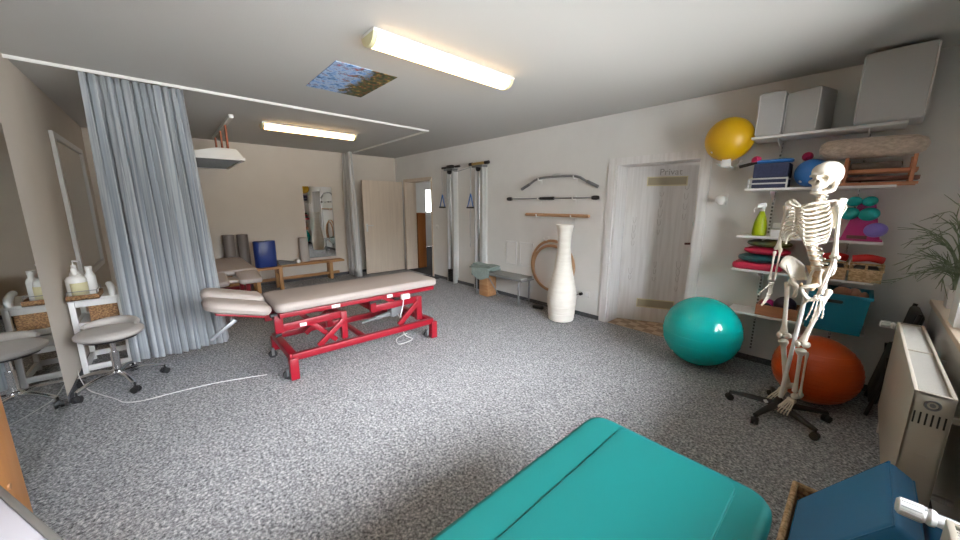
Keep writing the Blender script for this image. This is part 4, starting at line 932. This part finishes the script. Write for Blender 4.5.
# ------------------------------------------------------------------ anatomical skeleton on its stand
t = thing('anatomical_skeleton', 'life-size anatomical skeleton model hanging on a black five-star stand in front of the shelves', 'skeleton', (0, 0, 0))
SK = t
hm = T(0, .02, 0) @ RX(0, 0, math.radians(15)) @ T(.0, .0, 0)
def place(mb, m):
    for v in mb.bm.verts: v.co = m @ v.co
    return mb
b = MB()
b.ball((0, .030, 1.708), (.071, .092, .072)); b.ball((0, .075, 1.692), (.058, .055, .058)); b.ball((0, -.035, 1.712), (.056, .045, .052))
b.ball((0, -.040, 1.655), (.046, .042, .055)); b.ball((0, -.058, 1.625), (.032, .028, .026))
for sg in (-1, 1):
    b.ball((sg * .043, -.045, 1.650), (.017, .024, .014)); b.tube(cat([(sg * .046, -.05, 1.652), (sg * .063, -.015, 1.655), (sg * .060, .03, 1.660)], 5), .006, 8); b.ball((sg * .055, .025, 1.645), (.012, .016, .022))
    b.tube(cat([(0, -.076, 1.688), (sg * .028, -.078, 1.694), (sg * .050, -.058, 1.684)], 4), .008, 8)
b.ball((0, -.085, 1.674), (.008, .012, .016))
so = b.build('skull', 'bone', t)
md = so.modifiers.new('r', 'REMESH'); md.mode = 'VOXEL'; md.voxel_size = .004; md.use_smooth_shade = True
md = so.modifiers.new('sm', 'SMOOTH'); md.iterations = 4; md.factor = .5
bake(so)
for cx, cz, rx, rz, y0, dp in ((-.0265, 1.671, .0185, .0165, -.066, .036), (.0265, 1.671, .0185, .0165, -.066, .036), (0, 1.645, .0105, .0165, -.068, .026)):
    for v in so.data.vertices:
        q = math.hypot((v.co.x - cx) / rx, (v.co.z - cz) / rz)
        if q < 1 and v.co.y < -.02: v.co.y = max(v.co.y, y0 + dp * math.sqrt(1 - q * q))
so.data.transform(hm); so.data.polygons.foreach_set('use_smooth', [True] * len(so.data.polygons))
if not so.data.materials: so.data.materials.append(M['bone'])
te = MB()
for k in range(-5, 6):
    a = k * .155
    for z in (1.603, 1.5935): te.box((.030 * math.sin(a), -.048 - .030 * math.cos(a), z), (.0058, .005, .009), (0, 0, a), .001)
place(te, hm).build('teeth', 'white', so)
j = MB(); j.tube(cat([(-.052, .012, 1.655), (-.050, .008, 1.60), (-.036, -.036, 1.584), (-.016, -.066, 1.578), (.016, -.066, 1.578), (.036, -.036, 1.584), (.050, .008, 1.60), (.052, .012, 1.655)], 5), .0125, 10, flat=.8); j.ball((0, -.068, 1.577), (.018, .012, .014), None, 14, 10)
place(j, hm).build('jaw', 'bone', t)
# spine
def spine_y(z):   # gentle S curve
    return .045 + .022 * math.sin((z - 1.08) / .55 * 2 * PI + 2.6)
sp = MB(); dk = MB(); z = 1.065; n = 0; spine_pts = []
while z < 1.60:
    f = (z - 1.065) / .54; h = .033 - .016 * f; r = .031 - .015 * f; y = spine_y(z)
    sp.lathe([(r * .5, z), (r, z + h * .08), (r * .82, z + h * .45), (r, z + h * .84), (r * .5, z + h * .9)], T(0, y, 0), 14, .8)
    sp.tube([(0, y + r * .6, z + h * .5), (0, y + r + .032 - .01 * f, z + h * .2 - .012)], [.007, .005], 6)
    for sg in (-1, 1): sp.tube([(sg * r * .6, y + r * .5, z + h * .5), (sg * (r + .026 - .012 * f), y + r * .8, z + h * .55)], [.007, .005], 6)
    dk.lathe([(r * .4, z + h * .86), (r * .88, z + h * .9), (r * .88, z + h * 1.1), (r * .4, z + h * 1.14)], T(0, spine_y(z + h), 0), 14, .8)
    spine_pts.append((y, z)); z += h * 1.12; n += 1
so = sp.build('spine', 'bone', t); dk.build('spine_discs', 'bonedark', so)
# rib cage: sternum with twelve pairs of ribs
st = MB(); st.prism([(-.024, 0), (-.016, -.05), (-.014, -.12), (-.006, -.165), (.006, -.165), (.014, -.12), (.016, -.05), (.024, 0), (.012, .006), (-.012, .006)], .010, T(0, -.058, 1.485) @ RX(math.radians(100), 0, 0))
rc = st.build('sternum', 'bone', t)
ct = MB()
for i in range(12):
    f = i / 11; zb = 1.515 - .200 * f
    yb = spine_y(zb) + .010
    w = .052 + .076 * math.sin(min(1, (f + .12) * 1.25) * PI * .56) - (.02 * max(0, f - .75) / .25)
    drop = .042 + .058 * min(1, f * 1.6)
    zs = 1.470 - .140 * min(f * 1.45, 1); front = -.060 - .030 * math.sin(min(1, f * 1.2) * PI * .75)
    for sg in (-1, 1):
        P = [(sg * .020, yb, zb), (sg * w * .55, yb + .030, zb - .002), (sg * w * .93, yb - .018, zb - drop * .40), (sg * w, -.005, zb - drop * .72), (sg * w * .80, front * .72, zb - drop * .98)]
        if i < 10:
            P.append((sg * w * .52, front - .004, zb - drop * 1.06)); bone = cat(P, 6)
            C = cat([P[-1], (sg * (.030 + w * .16), front * .6 - .035, (zb - drop * 1.02) * .45 + zs * .55), (sg * .013, -.068 + (1.48 - zs) * -.12, zs)], 5)
            ct.tube(C, .0065, 7)
        elif i == 10: bone = cat(P[:4], 6)
        else: bone = cat(P[:3], 6)
        r = MB(); r.tube(bone, .0072, 8, flat=.75); r.build('rib', 'bone', rc)
ct.build('rib_cartilage', 'bone', rc)
for sg in (-1, 1):
    c = MB(); c.tube(cat([(sg * .018, -.055, 1.492), (sg * .06, -.062, 1.508), (sg * .11, -.02, 1.522), (sg * .145, .015, 1.530)], 5), .0075, 8); c.build('collarbone', 'bone', t)
    c = MB(); m = Matrix(((1, 0, 0, 0), (0, 0, -1, 0), (0, 1, 0, 0), (0, 0, 0, 1)))
    c.prism([(sg * .065, 1.49), (sg * .145, 1.50), (sg * .15, 1.485), (sg * .085, 1.355), (sg * .072, 1.36)], .006, T(0, .105, 0) @ m)
    c.tube(cat([(sg * .066, .108, 1.465), (sg * .12, .115, 1.487), (sg * .152, .07, 1.528), (sg * .148, .03, 1.535)], 5), [.006] * 10 + [.010] * 6, 8); c.ball((sg * .150, .06, 1.495), (.014, .016, .018), None, 12, 8); c.build('shoulder_blade', 'bone', t)
def longbone(mb, a, b, r, ra, rb, seg=12):
    a, b = Vector(a), Vector(b)
    pts = [a.lerp(b, q) for q in (0, .03, .08, .16, .30, .5, .7, .84, .92, .97, 1)]
    mb.tube(pts, [ra * .6, ra, ra * .92, r * 1.15, r, r * .95, r, r * 1.15, rb * .9, rb, rb * .6], seg)
def hand(sg, w, d, side):
    h = MB(); w = Vector(w); d = Vector(d).normalized(); s = Vector(side).normalized(); nrm = d.cross(s)
    for k in range(7): h.ball(w + d * (.008 + .014 * (k % 2)) + s * ((k - 3) * .007), (.009, .009, .009), None, 8, 6)
    for k, ln in enumerate((.150, .162, .155, .132)):
        o = w + d * .028 + s * ((1.5 - k) * .013); q = [o]; dirv = d + s * ((1.5 - k) * .10); dirv.normalize(); curl = nrm * (.10 + .04 * k)
        for seg, fr in enumerate((.42, .27, .18, .13)):
            q.append(q[-1] + (dirv + curl * seg * 1.3).normalized() * ln * fr)
        for a, b in zip(q, q[1:]): longbone(h, a, b, .0036, .0062, .0055, 8)
    o = w + d * .015 + s * .022; q = [o, o + (d * .7 + s * .6 + nrm * .2).normalized() * .045, o + (d * .85 + s * .55 + nrm * .35).normalized() * .078, o + (d * .95 + s * .45 + nrm * .45).normalized() * .103]
    for a, b in zip(q, q[1:]): longbone(h, a, b, .004, .007, .006, 8)
    h.build('hand', 'bone', t)
ARM = {1: ((.160, -.042, 1.505), (.178, -.030, 1.18), (.195, -.105, .945), (-.03, .05, -1), (-.5, -.75, .1)),
       -1: ((-.160, -.042, 1.505), (-.165, -.055, 1.19), (-.172, -.055, .95), (.03, -.06, -1), (.30, -.85, .1))}
for sg in (1, -1):
    S, E, W, hd, sd = [Vector(q) for q in ARM[sg]]
    u = MB(); longbone(u, S, E, .0105, .022, .019); u.ball(S + Vector((-sg * .010, 0, .004)), .0215, None, 16, 12); u.ball(E + Vector((sg * .016, 0, .006)), .013, None, 12, 8); u.ball(E + Vector((-sg * .016, 0, .006)), .013, None, 12, 8); u.build('upper_arm_bone', 'bone', t)
    f = MB(); longbone(f, E + Vector((sg * .012, -.008, -.012)), W + Vector((sg * .010, -.008, .012)), .0062, .011, .012); longbone(f, E + Vector((-sg * .010, .012, .012)), W + Vector((-sg * .012, .008, .014)), .0058, .013, .008); f.build('forearm_bones', 'bone', t)
    hand(sg, W, hd, sd)
# pelvis
pe = MB()
for sg in (-1, 1):
    rows = []
    for i in range(9):
        a = i / 8; row = []
        for jx in range(7):
            q = jx / 6
            # crest sweeps from the sacrum round to the front spine
            ang = math.radians(150 - 125 * a); R = .072 + .055 * q ** .8
            x = sg * (.030 + R * math.sin(math.radians(18 + 75 * a)) * (.55 + .5 * q)); y = .070 - .125 * a * (.55 + .45 * q) + .012 * q
            zz = .985 + .135 * q * (math.sin(PI * (.18 + .66 * a)) ** .8)
            row.append((x, y, zz))
        rows.append(row)
    vs = [[pe.bm.verts.new(p) for p in r] for r in rows]
    for i in range(8):
        for jx in range(6): pe.bm.faces.new((vs[i][jx], vs[i + 1][jx], vs[i + 1][jx + 1], vs[i][jx + 1]))
po = pe.build('pelvis', 'bone', t, ang=2); solidify(po, .011, 0)
pr = MB()
for sg in (-1, 1):
    pr.tube(cat([(sg * .085, -.01, .985), (sg * .055, -.055, .975), (sg * .014, -.068, .960), (sg * .020, -.058, .93), (sg * .048, -.02, .895), (sg * .062, .02, .905), (sg * .078, .015, .95), (sg * .085, -.01, .985)], 4), .0115, 10)
    pr.ball((sg * .092, .0, .975), (.024, .026, .026), None, 14, 10)
    pr.tube(cat([(sg * .105, -.055, 1.075), (sg * .092, -.045, 1.03), (sg * .085, -.02, .985)], 4), .0085, 8)
pr.build('hip_ring', 'bone', po)
sc = MB(); sc.loft([[(x * w, .078 + o + y, z) for x, y in ((-1, 0), (-.6, .022), (.6, .022), (1, 0), (.5, -.012), (-.5, -.012))] for w, o, z in ((.050, -.02, 1.075), (.046, .0, 1.045), (.034, .018, 1.0), (.02, .018, .96), (.008, .0, .93))]); sc.build('sacrum', 'bonedark', po)
dp = MB(); dp.ball((0, -.062, .968), (.012, .010, .02), None, 12, 8); dp.build('pubic_disc', 'bonedark', po)
# legs, hanging with toes pointing down
LEG = {1: ((.080, .050, .965), (.075, -.020, .560), (.070, .010, .195)), -1: ((-.080, .008, .965), (-.075, .005, .565), (-.052, .075, .20))}
for sg in (1, -1):
    Hp, K, A = [Vector(q) for q in LEG[sg]]
    f = MB(); tr = Hp + Vector((sg * .038, .01, -.018)); longbone(f, tr + Vector((0, 0, .015)), K + Vector((0, 0, .018)), .0135, .021, .024)
    f.tube([Hp, tr + Vector((0, 0, -.012))], [.015, .014], 10); f.ball(Hp, .0225, None, 16, 12)
    for q in (-1, 1): f.ball(K + Vector((q * .022, .008, .012)), (.021, .028, .023), None, 14, 10)
    f.build('thigh_bone', 'bone', t)
    c = MB(); c.ball(K + Vector((0, -.034, .012)), (.020, .011, .022), None, 14, 10); c.build('kneecap', 'bone', t)
    s2 = MB(); Kt = K + Vector((0, .004, -.024)); longbone(s2, Kt, A + Vector((-sg * .006, 0, .008)), .0115, .031, .018); longbone(s2, Kt + Vector((sg * .028, .016, -.012)), A + Vector((sg * .024, .008, .002)), .0062, .011, .012); s2.build('shin_bones', 'bone', t)
    ft = MB(); hd = Vector((sg * .02, -.62, -.78)).normalized(); sd = Vector((1, 0, 0)); A2 = A + Vector((0, 0, -.018))
    ft.ball(A2, (.022, .026, .022), None, 14, 10); ft.ball(A2 + Vector((0, .035, .0)), (.018, .032, .018), RX(.5, 0, 0), 14, 10)
    for k in range(5): ft.ball(A2 + hd * .035 + sd * ((k - 2) * .010), (.011, .013, .013), None, 10, 8)
    for k in range(5):
        kk = k if sg < 0 else 4 - k     # big toe on the inner side
        o = A2 + hd * .045 + sd * ((k - 2) * .011); dv = (hd + sd * ((k - 2) * .10)).normalized(); ln = (.072, .07, .068, .066, .062)[4 - kk]
        th = 1.5 if kk == 4 else 1.0
        a = o + dv * ln; longbone(ft, o, a, .0048 * th, .0078, .0075, 8); b2 = a + (dv + Vector((0, -.2, -.1))).normalized() * .028; longbone(ft, a, b2, .0045 * th, .0065 * th, .006, 8); longbone(ft, b2, b2 + (dv + Vector((0, .1, -.3))).normalized() * .016, .004 * th, .0055, .005, 8)
    ft.build('foot', 'bone', t)
p = MB(); p.cyl((0, -.025, .07), (0, .045, 1.02), .0125, 16); p.tube(cat([(0, .045, 1.02), (0, .05, 1.045), (0, .06, 1.065)], 3), .008, 8); p.build('stand_pole', 'white', t)
hb = MB(); hb.lathe([(.035, .045), (.045, .055), (.045, .085), (.03, .10), (.016, .13)], T(0, -.03, 0), 20); hb.build('stand_hub', 'black', t)
hb = MB(); hb.box((-.03, -.10, .085), (.03, .02, .012), (.3, 0, -.5), .002); hb.build('stand_label', 'paper', t)
for k in range(5):
    a = math.radians(187 + 35 + 66 * k) if k < 3 else math.radians((28 if k == 3 else 104) + 35)
    l = MB(); ex, ey = .285 * math.cos(a), -.03 + .285 * math.sin(a)
    l.tube([(.03 * math.cos(a), -.03 + .03 * math.sin(a), .075), (.15 * math.cos(a), -.03 + .15 * math.sin(a), .076), (ex, ey, .066)], [.021, .018, .013], 8, flat=1.25); lo = l.build('stand_leg', 'black', t)
    c = MB(); pd = Vector((-math.sin(a + .5), math.cos(a + .5), 0)); c0 = Vector((ex, ey, .024))
    for sg in (-1, 1): c.cyl(c0 + pd * (.005 * sg), c0 + pd * (.021 * sg), .024, 16)
    c.cyl((ex, ey, .03), (ex, ey, .07), .007, 8); c.ball((ex, ey, .034), (.019, .019, .02), None, 12, 8); c.build('castor', 'rubber', lo)
def key(z):
    K = ((0, 0), (.85, .02), (1.0, .03), (1.12, .015), (1.3, -.045), (1.5, -.078), (1.57, -.05), (1.62, -.012), (1.9, 0))
    for (a, p), (b, q) in zip(K, K[1:]):
        if z <= b: return p + (q - p) * (z - a) / (b - a)
    return 0
for o in SK.children_recursive:
    st_ = o.name.split('.')[0]
    if st_ in ('pelvis', 'hip_ring', 'sacrum', 'pubic_disc'):
        for v in o.data.vertices: v.co.x *= .92; v.co.z = .985 + (v.co.z - .985) * 1.2; v.co = Vector((v.co.x * .97 - v.co.y * .242, v.co.x * .242 + v.co.y * .97, v.co.z))
    if st_ in ('pelvis', 'hip_ring', 'sacrum', 'pubic_disc', 'spine', 'spine_discs', 'sternum', 'rib', 'rib_cartilage', 'collarbone', 'shoulder_blade'):
        for v in o.data.vertices: v.co.y += key(v.co.z)
SK.location = (-.228, 3.175, 0); SK.rotation_euler = (0, 0, math.radians(-35))

# ------------------------------------------------------------------ window side: radiators, plant, cushions
def radiator(y0, y1, label):
    t = thing('radiator', label, 'radiator', (.27, (y0 + y1) / 2, .2), 'panel radiators under the window')
    x0, x1, z0, z1 = .22, .325, .20, .775
    MB().bx(x0, x0 + .012, y0, y1, z0, z1, .004).build('front_panel', 'radiator', t); MB().bx(x1 - .012, x1, y0, y1, z0, z1, .004).build('rear_panel', 'radiator', t)
    c = MB()
    for k in range(int((y1 - y0 - .06) / .035)): c.bx(x0 + .013, x1 - .013, y0 + .03 + k * .035, y0 + .032 + k * .035, z0 + .02, z1 - .03)
    c.build('fins', 'radgrille', t)
    f = MB(); f.bx(x0, x0 + .012, y0, y1, z1, z1 + .010, .002); f.bx(x1 - .012, x1, y0, y1, z1, z1 + .010, .002)
    for y in (y0, (y0 + y1) / 2 - .006, y1 - .012): f.bx(x0 + .012, x1 - .012, y, y + .012, z1 - .004, z1 + .008, .001)
    gf = f.build('top_frame', 'radiator', t)
    g = MB(); n = int((y1 - y0) / .011)
    for k in range(n): g.bx(x0 + .014, x1 - .014, y0 + .012 + k * .011, y0 + .0165 + k * .011, z1 - .012, z1 + .002)
    for x in (x0 + .035, (x0 + x1) / 2, x1 - .035): g.bx(x - .002, x + .002, y0 + .01, y1 - .01, z1 - .022, z1 - .012)
    g.build('top_grille', 'radgrille', gf)
    for yy, sg in ((y0, -1), (y1, 1)):
        e = MB(); e.bx(x0 + .001, x1 - .001, yy - (.0 if sg < 0 else .004), yy + (.004 if sg < 0 else 0), z0 + .01, z1 + .006, .001); eo = e.build('end_panel', 'radiator', t)
        s = MB()
        for k in range(6): s.bx(x0 + .012 + k * .0152, x0 + .017 + k * .0152, yy + sg * .0006 - .0005, yy + sg * .0006 + .0005, z1 - .125, z1 - .075)
        s.build('vent_slots', 'dark', eo)
        s = MB(); s.tube([((x0 + x1) / 2 + .018 * math.cos(a), yy + sg * .002, z1 - .038 + .018 * math.sin(a)) for a in [2 * PI * k / 24 for k in range(24)]], .004, 6, True); s.cyl(((x0 + x1) / 2, yy, z1 - .038), ((x0 + x1) / 2, yy + sg * .004, z1 - .038), .008, 12); s.build('end_plug', 'greyp', eo)
        s = MB(); s.bx(x0 + .035, x1 - .035, yy + sg * .001 - .001, yy + sg * .001 + .001, z1 - .262, z1 - .25, .0008); s.build('embossed_bar', 'radiator', eo)
    for yy in (y0 + .18, y1 - .18):
        MB().bx(x1, XC - .0005, yy - .012, yy + .012, .62, .645, .003).build('wall_bracket', 'white', t); MB().bx(x1, XC - .0005, yy - .012, yy + .012, .26, .28, .003).build('wall_bracket', 'white', t)
    v = MB(); v.cyl((x0 + .03, y1 + .004, z1 - .03), (x0 + .03, y1 + .045, z1 - .03), .012, 12); v.cyl((x0 + .035, y1 + .045, z1 - .03), (x0 - .005, y1 + .045, z1 - .03), .015, 14); v.cyl((x0 + .03, y1 + .045, z1 - .03), (x0 + .03, y1 + .045, .0), .008, 10); vo = v.build('valve', 'white', t)
    h = MB(); h.lathe([(.012, 0), (.019, .002), (.021, .010), (.017, .017), (.0215, .022), (.0205, .060), (.015, .065), (.01, .0655)], T(x0 - .003, y1 + .045, z1 - .03) @ RX(0, -PI / 2, 0), 24); h.build('thermostat_head', 'white', vo)
    k = MB()
    for q in range(10):
        a = q * PI / 5; k.cyl((x0 - .028, y1 + .045 + .0208 * math.cos(a), z1 - .03 + .0208 * math.sin(a)), (x0 - .061, y1 + .045 + .0202 * math.cos(a), z1 - .03 + .0202 * math.sin(a)), .0018, 6)
    k.bx(x0 - .025, x0 - .020, y1 + .035, y1 + .048, z1 - .012, z1 - .0085); k.build('grip_ridges', 'greyfoam', vo)
    return t
radiator(2.12, 3.33, 'cream panel radiator with end vents under the window, beyond the blue cushion')
radiator(.05, 1.262, 'cream panel radiator at the bottom right corner, with its white thermostat pointing into the room')

# potted plant on the sill
t = thing('potted_plant', 'thin-twigged green plant in a pale square pot on the window sill', 'plant', (.495, 3.85, .826))
c = MB(); c.loft([[(.497 + w * a, 3.85 + w * b, z) for a, b in ((-1, -1), (1, -1), (1, 1), (-1, 1))] for w, z in ((.060, .826), (.070, .955), (.062, .955), (.060, .94))], True); c.build('pot', 'white_matt', t, ang=.5)
MB().bx(.439, .555, 3.792, 3.908, .925, .941).build('soil', 'soil', t)
rp = random.Random(9); st = MB(); lf = MB()
for k in range(34):
    a = rp.uniform(PI * .97, PI * 1.55); sp_ = rp.uniform(.16, .50); up = rp.uniform(.10, .42)
    if k % 6 == 0: up = rp.uniform(.45, .70); sp_ = rp.uniform(.08, .25)
    dx = math.cos(a) * sp_; dy = math.sin(a) * sp_ * .8
    if .495 + dx > .50: dx = -abs(dx) * .5
    if 3.85 + dy > 4.02: dy = rp.uniform(-.1, .12)
    if .49 + dx < .17 and dy > -.22: dx = -.30
    p0 = Vector((.485 + rp.uniform(-.03, .01), 3.85 + rp.uniform(-.03, .03), .935)); p3 = p0 + Vector((dx, dy, up)); p1 = p0 + Vector((dx * .12, dy * .12, up * .45 + .05)); p2 = p0 + Vector((dx * .5, dy * .5, up * .85 + .05)); p3.z -= rp.uniform(-.04, .10)
    C = cat([p0, p1, p2, p3], 5); st.tube(C, [.0045 - .003 * i / (len(C) - 1) for i in range(len(C))], 5)
    for q in range(7):
        i = rp.randint(6, len(C) - 2); o = C[i]; d = (C[i + 1] - C[i]).normalized(); d2 = (d + Vector((rp.uniform(-.55, .55), rp.uniform(-.55, .55), rp.uniform(-.35, .45)))).normalized()
        L = rp.uniform(.05, .15); e = o + d2 * L
        if e.x < .50 and e.y < 4.07 and not (e.x < .17 and e.y > 3.64) and not (e.x > .38 and e.y < 3.44): lf.tube([o, o + d2 * L * .5, e], [.0028, .0024, .0012], 4)
st.build('twigs', 'leaf', t); fo = lf.build('foliage', 'leaf', t); fo['kind'] = 'stuff'
# black chair folded in the corner behind the radiator
t = thing('folding_chair', 'black folded chair standing in the corner between the far radiator and the shelves', 'chair', (.27, 3.74, 0))
lean = T(0, 0, 0)
MB().box((.30, 3.78, .57), (.05, .36, .44), (0, .12, 0), .02).build('backrest', 'blackvinyl', t)
MB().box((.235, 3.76, .30), (.05, .36, .40), (0, .14, 0), .02).build('seat', 'blackvinyl', t)
for y in (3.585, 3.965):
    l = MB(); l.cyl((.19, y, .012), (.325, y, .80), .012, 12); l.build('leg', 'black', t); l = MB(); l.cyl((.28, y, .012), (.235, y, .47), .012, 12); l.build('leg', 'black', t)
# basket and blue cushions
b = MB(); x0, x1, y0, y1 = -.055, .20, 1.22, 1.93
b.loft([[(x0 + q, y0 + q, z), (x1 - q, y0 + q, z), (x1 - q, y1 - q, z), (x0 + q, y1 - q, z)] for q, z in ((.03, .002), (0, .29), (.014, .29), (.044, .02))])
bo = tag(b.build('wicker_basket', 'wicker'), 'large rectangular wicker basket on the carpet holding the blue cushions', 'basket')
r = MB(); r.tube([(x0 + .007, y0 + .007, .292), (x1 - .007, y0 + .007, .292), (x1 - .007, y1 - .007, .292), (x0 + .007, y1 - .007, .292)], .0115, 8, True); r.build('basket_rim', 'wickerlight', bo)
c = MB(); c.box((0, 0, 0), (.085, .385, .38), None, .022, 4)
m = T(.104, 1.615, .432) @ RX(0, math.radians(33), 0)
place(c, m); co = tag(c.build('blue_cushion', 'bluefoam'), 'blue square cushion leaning out of the large wicker basket', 'cushion', 'blue cushions in the basket')
q = MB()
for x in (-.0425 + .006, .0425 - .006): q.tube([m @ Vector((x, a, b2)) for a, b2 in ((-.186, -.184), (.186, -.184), (.186, .184), (-.186, .184))], .0035, 6, True)
q.build('piping', 'bluefoam', co)
c = MB(); c.box((.302, 1.56, .265), (.09, .36, .53), (0, .0, 0), .025, 3); tag(c.build('blue_cushion', 'bluefoam'), 'second blue cushion standing behind, next to the nearer thermostat', 'cushion', 'blue cushions in the basket')

# ------------------------------------------------------------------ light and camera
W = bpy.data.worlds.new('sky'); SC.world = W; W.use_nodes = True
wn = W.node_tree.nodes; wl = W.node_tree.links; bg = wn['Background']; bg.inputs['Strength'].default_value = 37
tc = wn.new('ShaderNodeTexCoord'); sp = wn.new('ShaderNodeSeparateXYZ'); ma = wn.new('ShaderNodeMath'); ma.operation = 'MULTIPLY_ADD'; ma.inputs[1].default_value = .5; ma.inputs[2].default_value = .5
cr = wn.new('ShaderNodeValToRGB'); e = cr.color_ramp.elements; e[0].position = 0; e[0].color = (.48, .48, .47, 1); e[1].position = .74; e[1].color = (.965, .99, 1.04, 1)
for q, c in ((.44, (.44, .44, .43)), (.50, (.21, .215, .21)), (.535, (.21, .215, .21)), (.575, (.42, .44, .455)), (.64, (.79, .82, .86))):
    x = e.new(q); x.color = (*c, 1)
wl.new(tc.outputs['Generated'], sp.inputs[0]); wl.new(sp.outputs[2], ma.inputs[0]); wl.new(ma.outputs[0], cr.inputs[0]); wl.new(cr.outputs[0], bg.inputs['Color'])
def area(name, loc, rot, sx, sy, e, col=(1, 1, 1)):
    l = bpy.data.lights.new(name, 'AREA'); l.shape = 'RECTANGLE'; l.size = sx; l.size_y = sy; l.energy = e; l.color = col
    o = bpy.data.objects.new(name, l); COL.objects.link(o); o.location = loc; o.rotation_euler = rot; return o
area('hall_lamp', (-7.5, 6.0, 2.5), (0, 0, 0), .6, .6, 9, (1, .86, .68))
area('lobby_fill', (-1.3, 5.3, 2.5), (0, 0, 0), .5, .5, 8, (1, .95, .9))  # added fill light for the closed lobby, no fitting behind it
cam = bpy.data.cameras.new('camera'); co = bpy.data.objects.new('camera', cam); COL.objects.link(co); SC.camera = co
yaw, pit, rol = .8373, .1866, .00147
f = Vector((-math.sin(yaw) * math.cos(pit), math.cos(yaw) * math.cos(pit), -math.sin(pit))); r = Vector((math.cos(yaw), math.sin(yaw), 0)); u = r.cross(f)
r2 = r * math.cos(rol) + u * math.sin(rol); u2 = -r * math.sin(rol) + u * math.cos(rol)
mw = Matrix((r2, u2, -f)).transposed().to_4x4(); mw.translation = (0, 0, 1.5); co.matrix_world = mw
cam.sensor_fit = 'HORIZONTAL'; cam.sensor_width = 36; cam.lens = 36 * 344.7 / 960; cam.clip_start = .02
SC.view_settings.view_transform = 'Standard'; SC.view_settings.look = 'None'; SC.view_settings.gamma = 1; SC.view_settings.use_curve_mapping = False
SC.view_settings.exposure = 0.22
SC.cycles.use_denoising = True; SC.cycles.max_bounces = 10; SC.cycles.diffuse_bounces = 6; SC.cycles.transparent_max_bounces = 16
SC.cycles.sample_clamp_indirect = 6; SC.cycles.caustics_reflective = False; SC.cycles.caustics_refractive = False
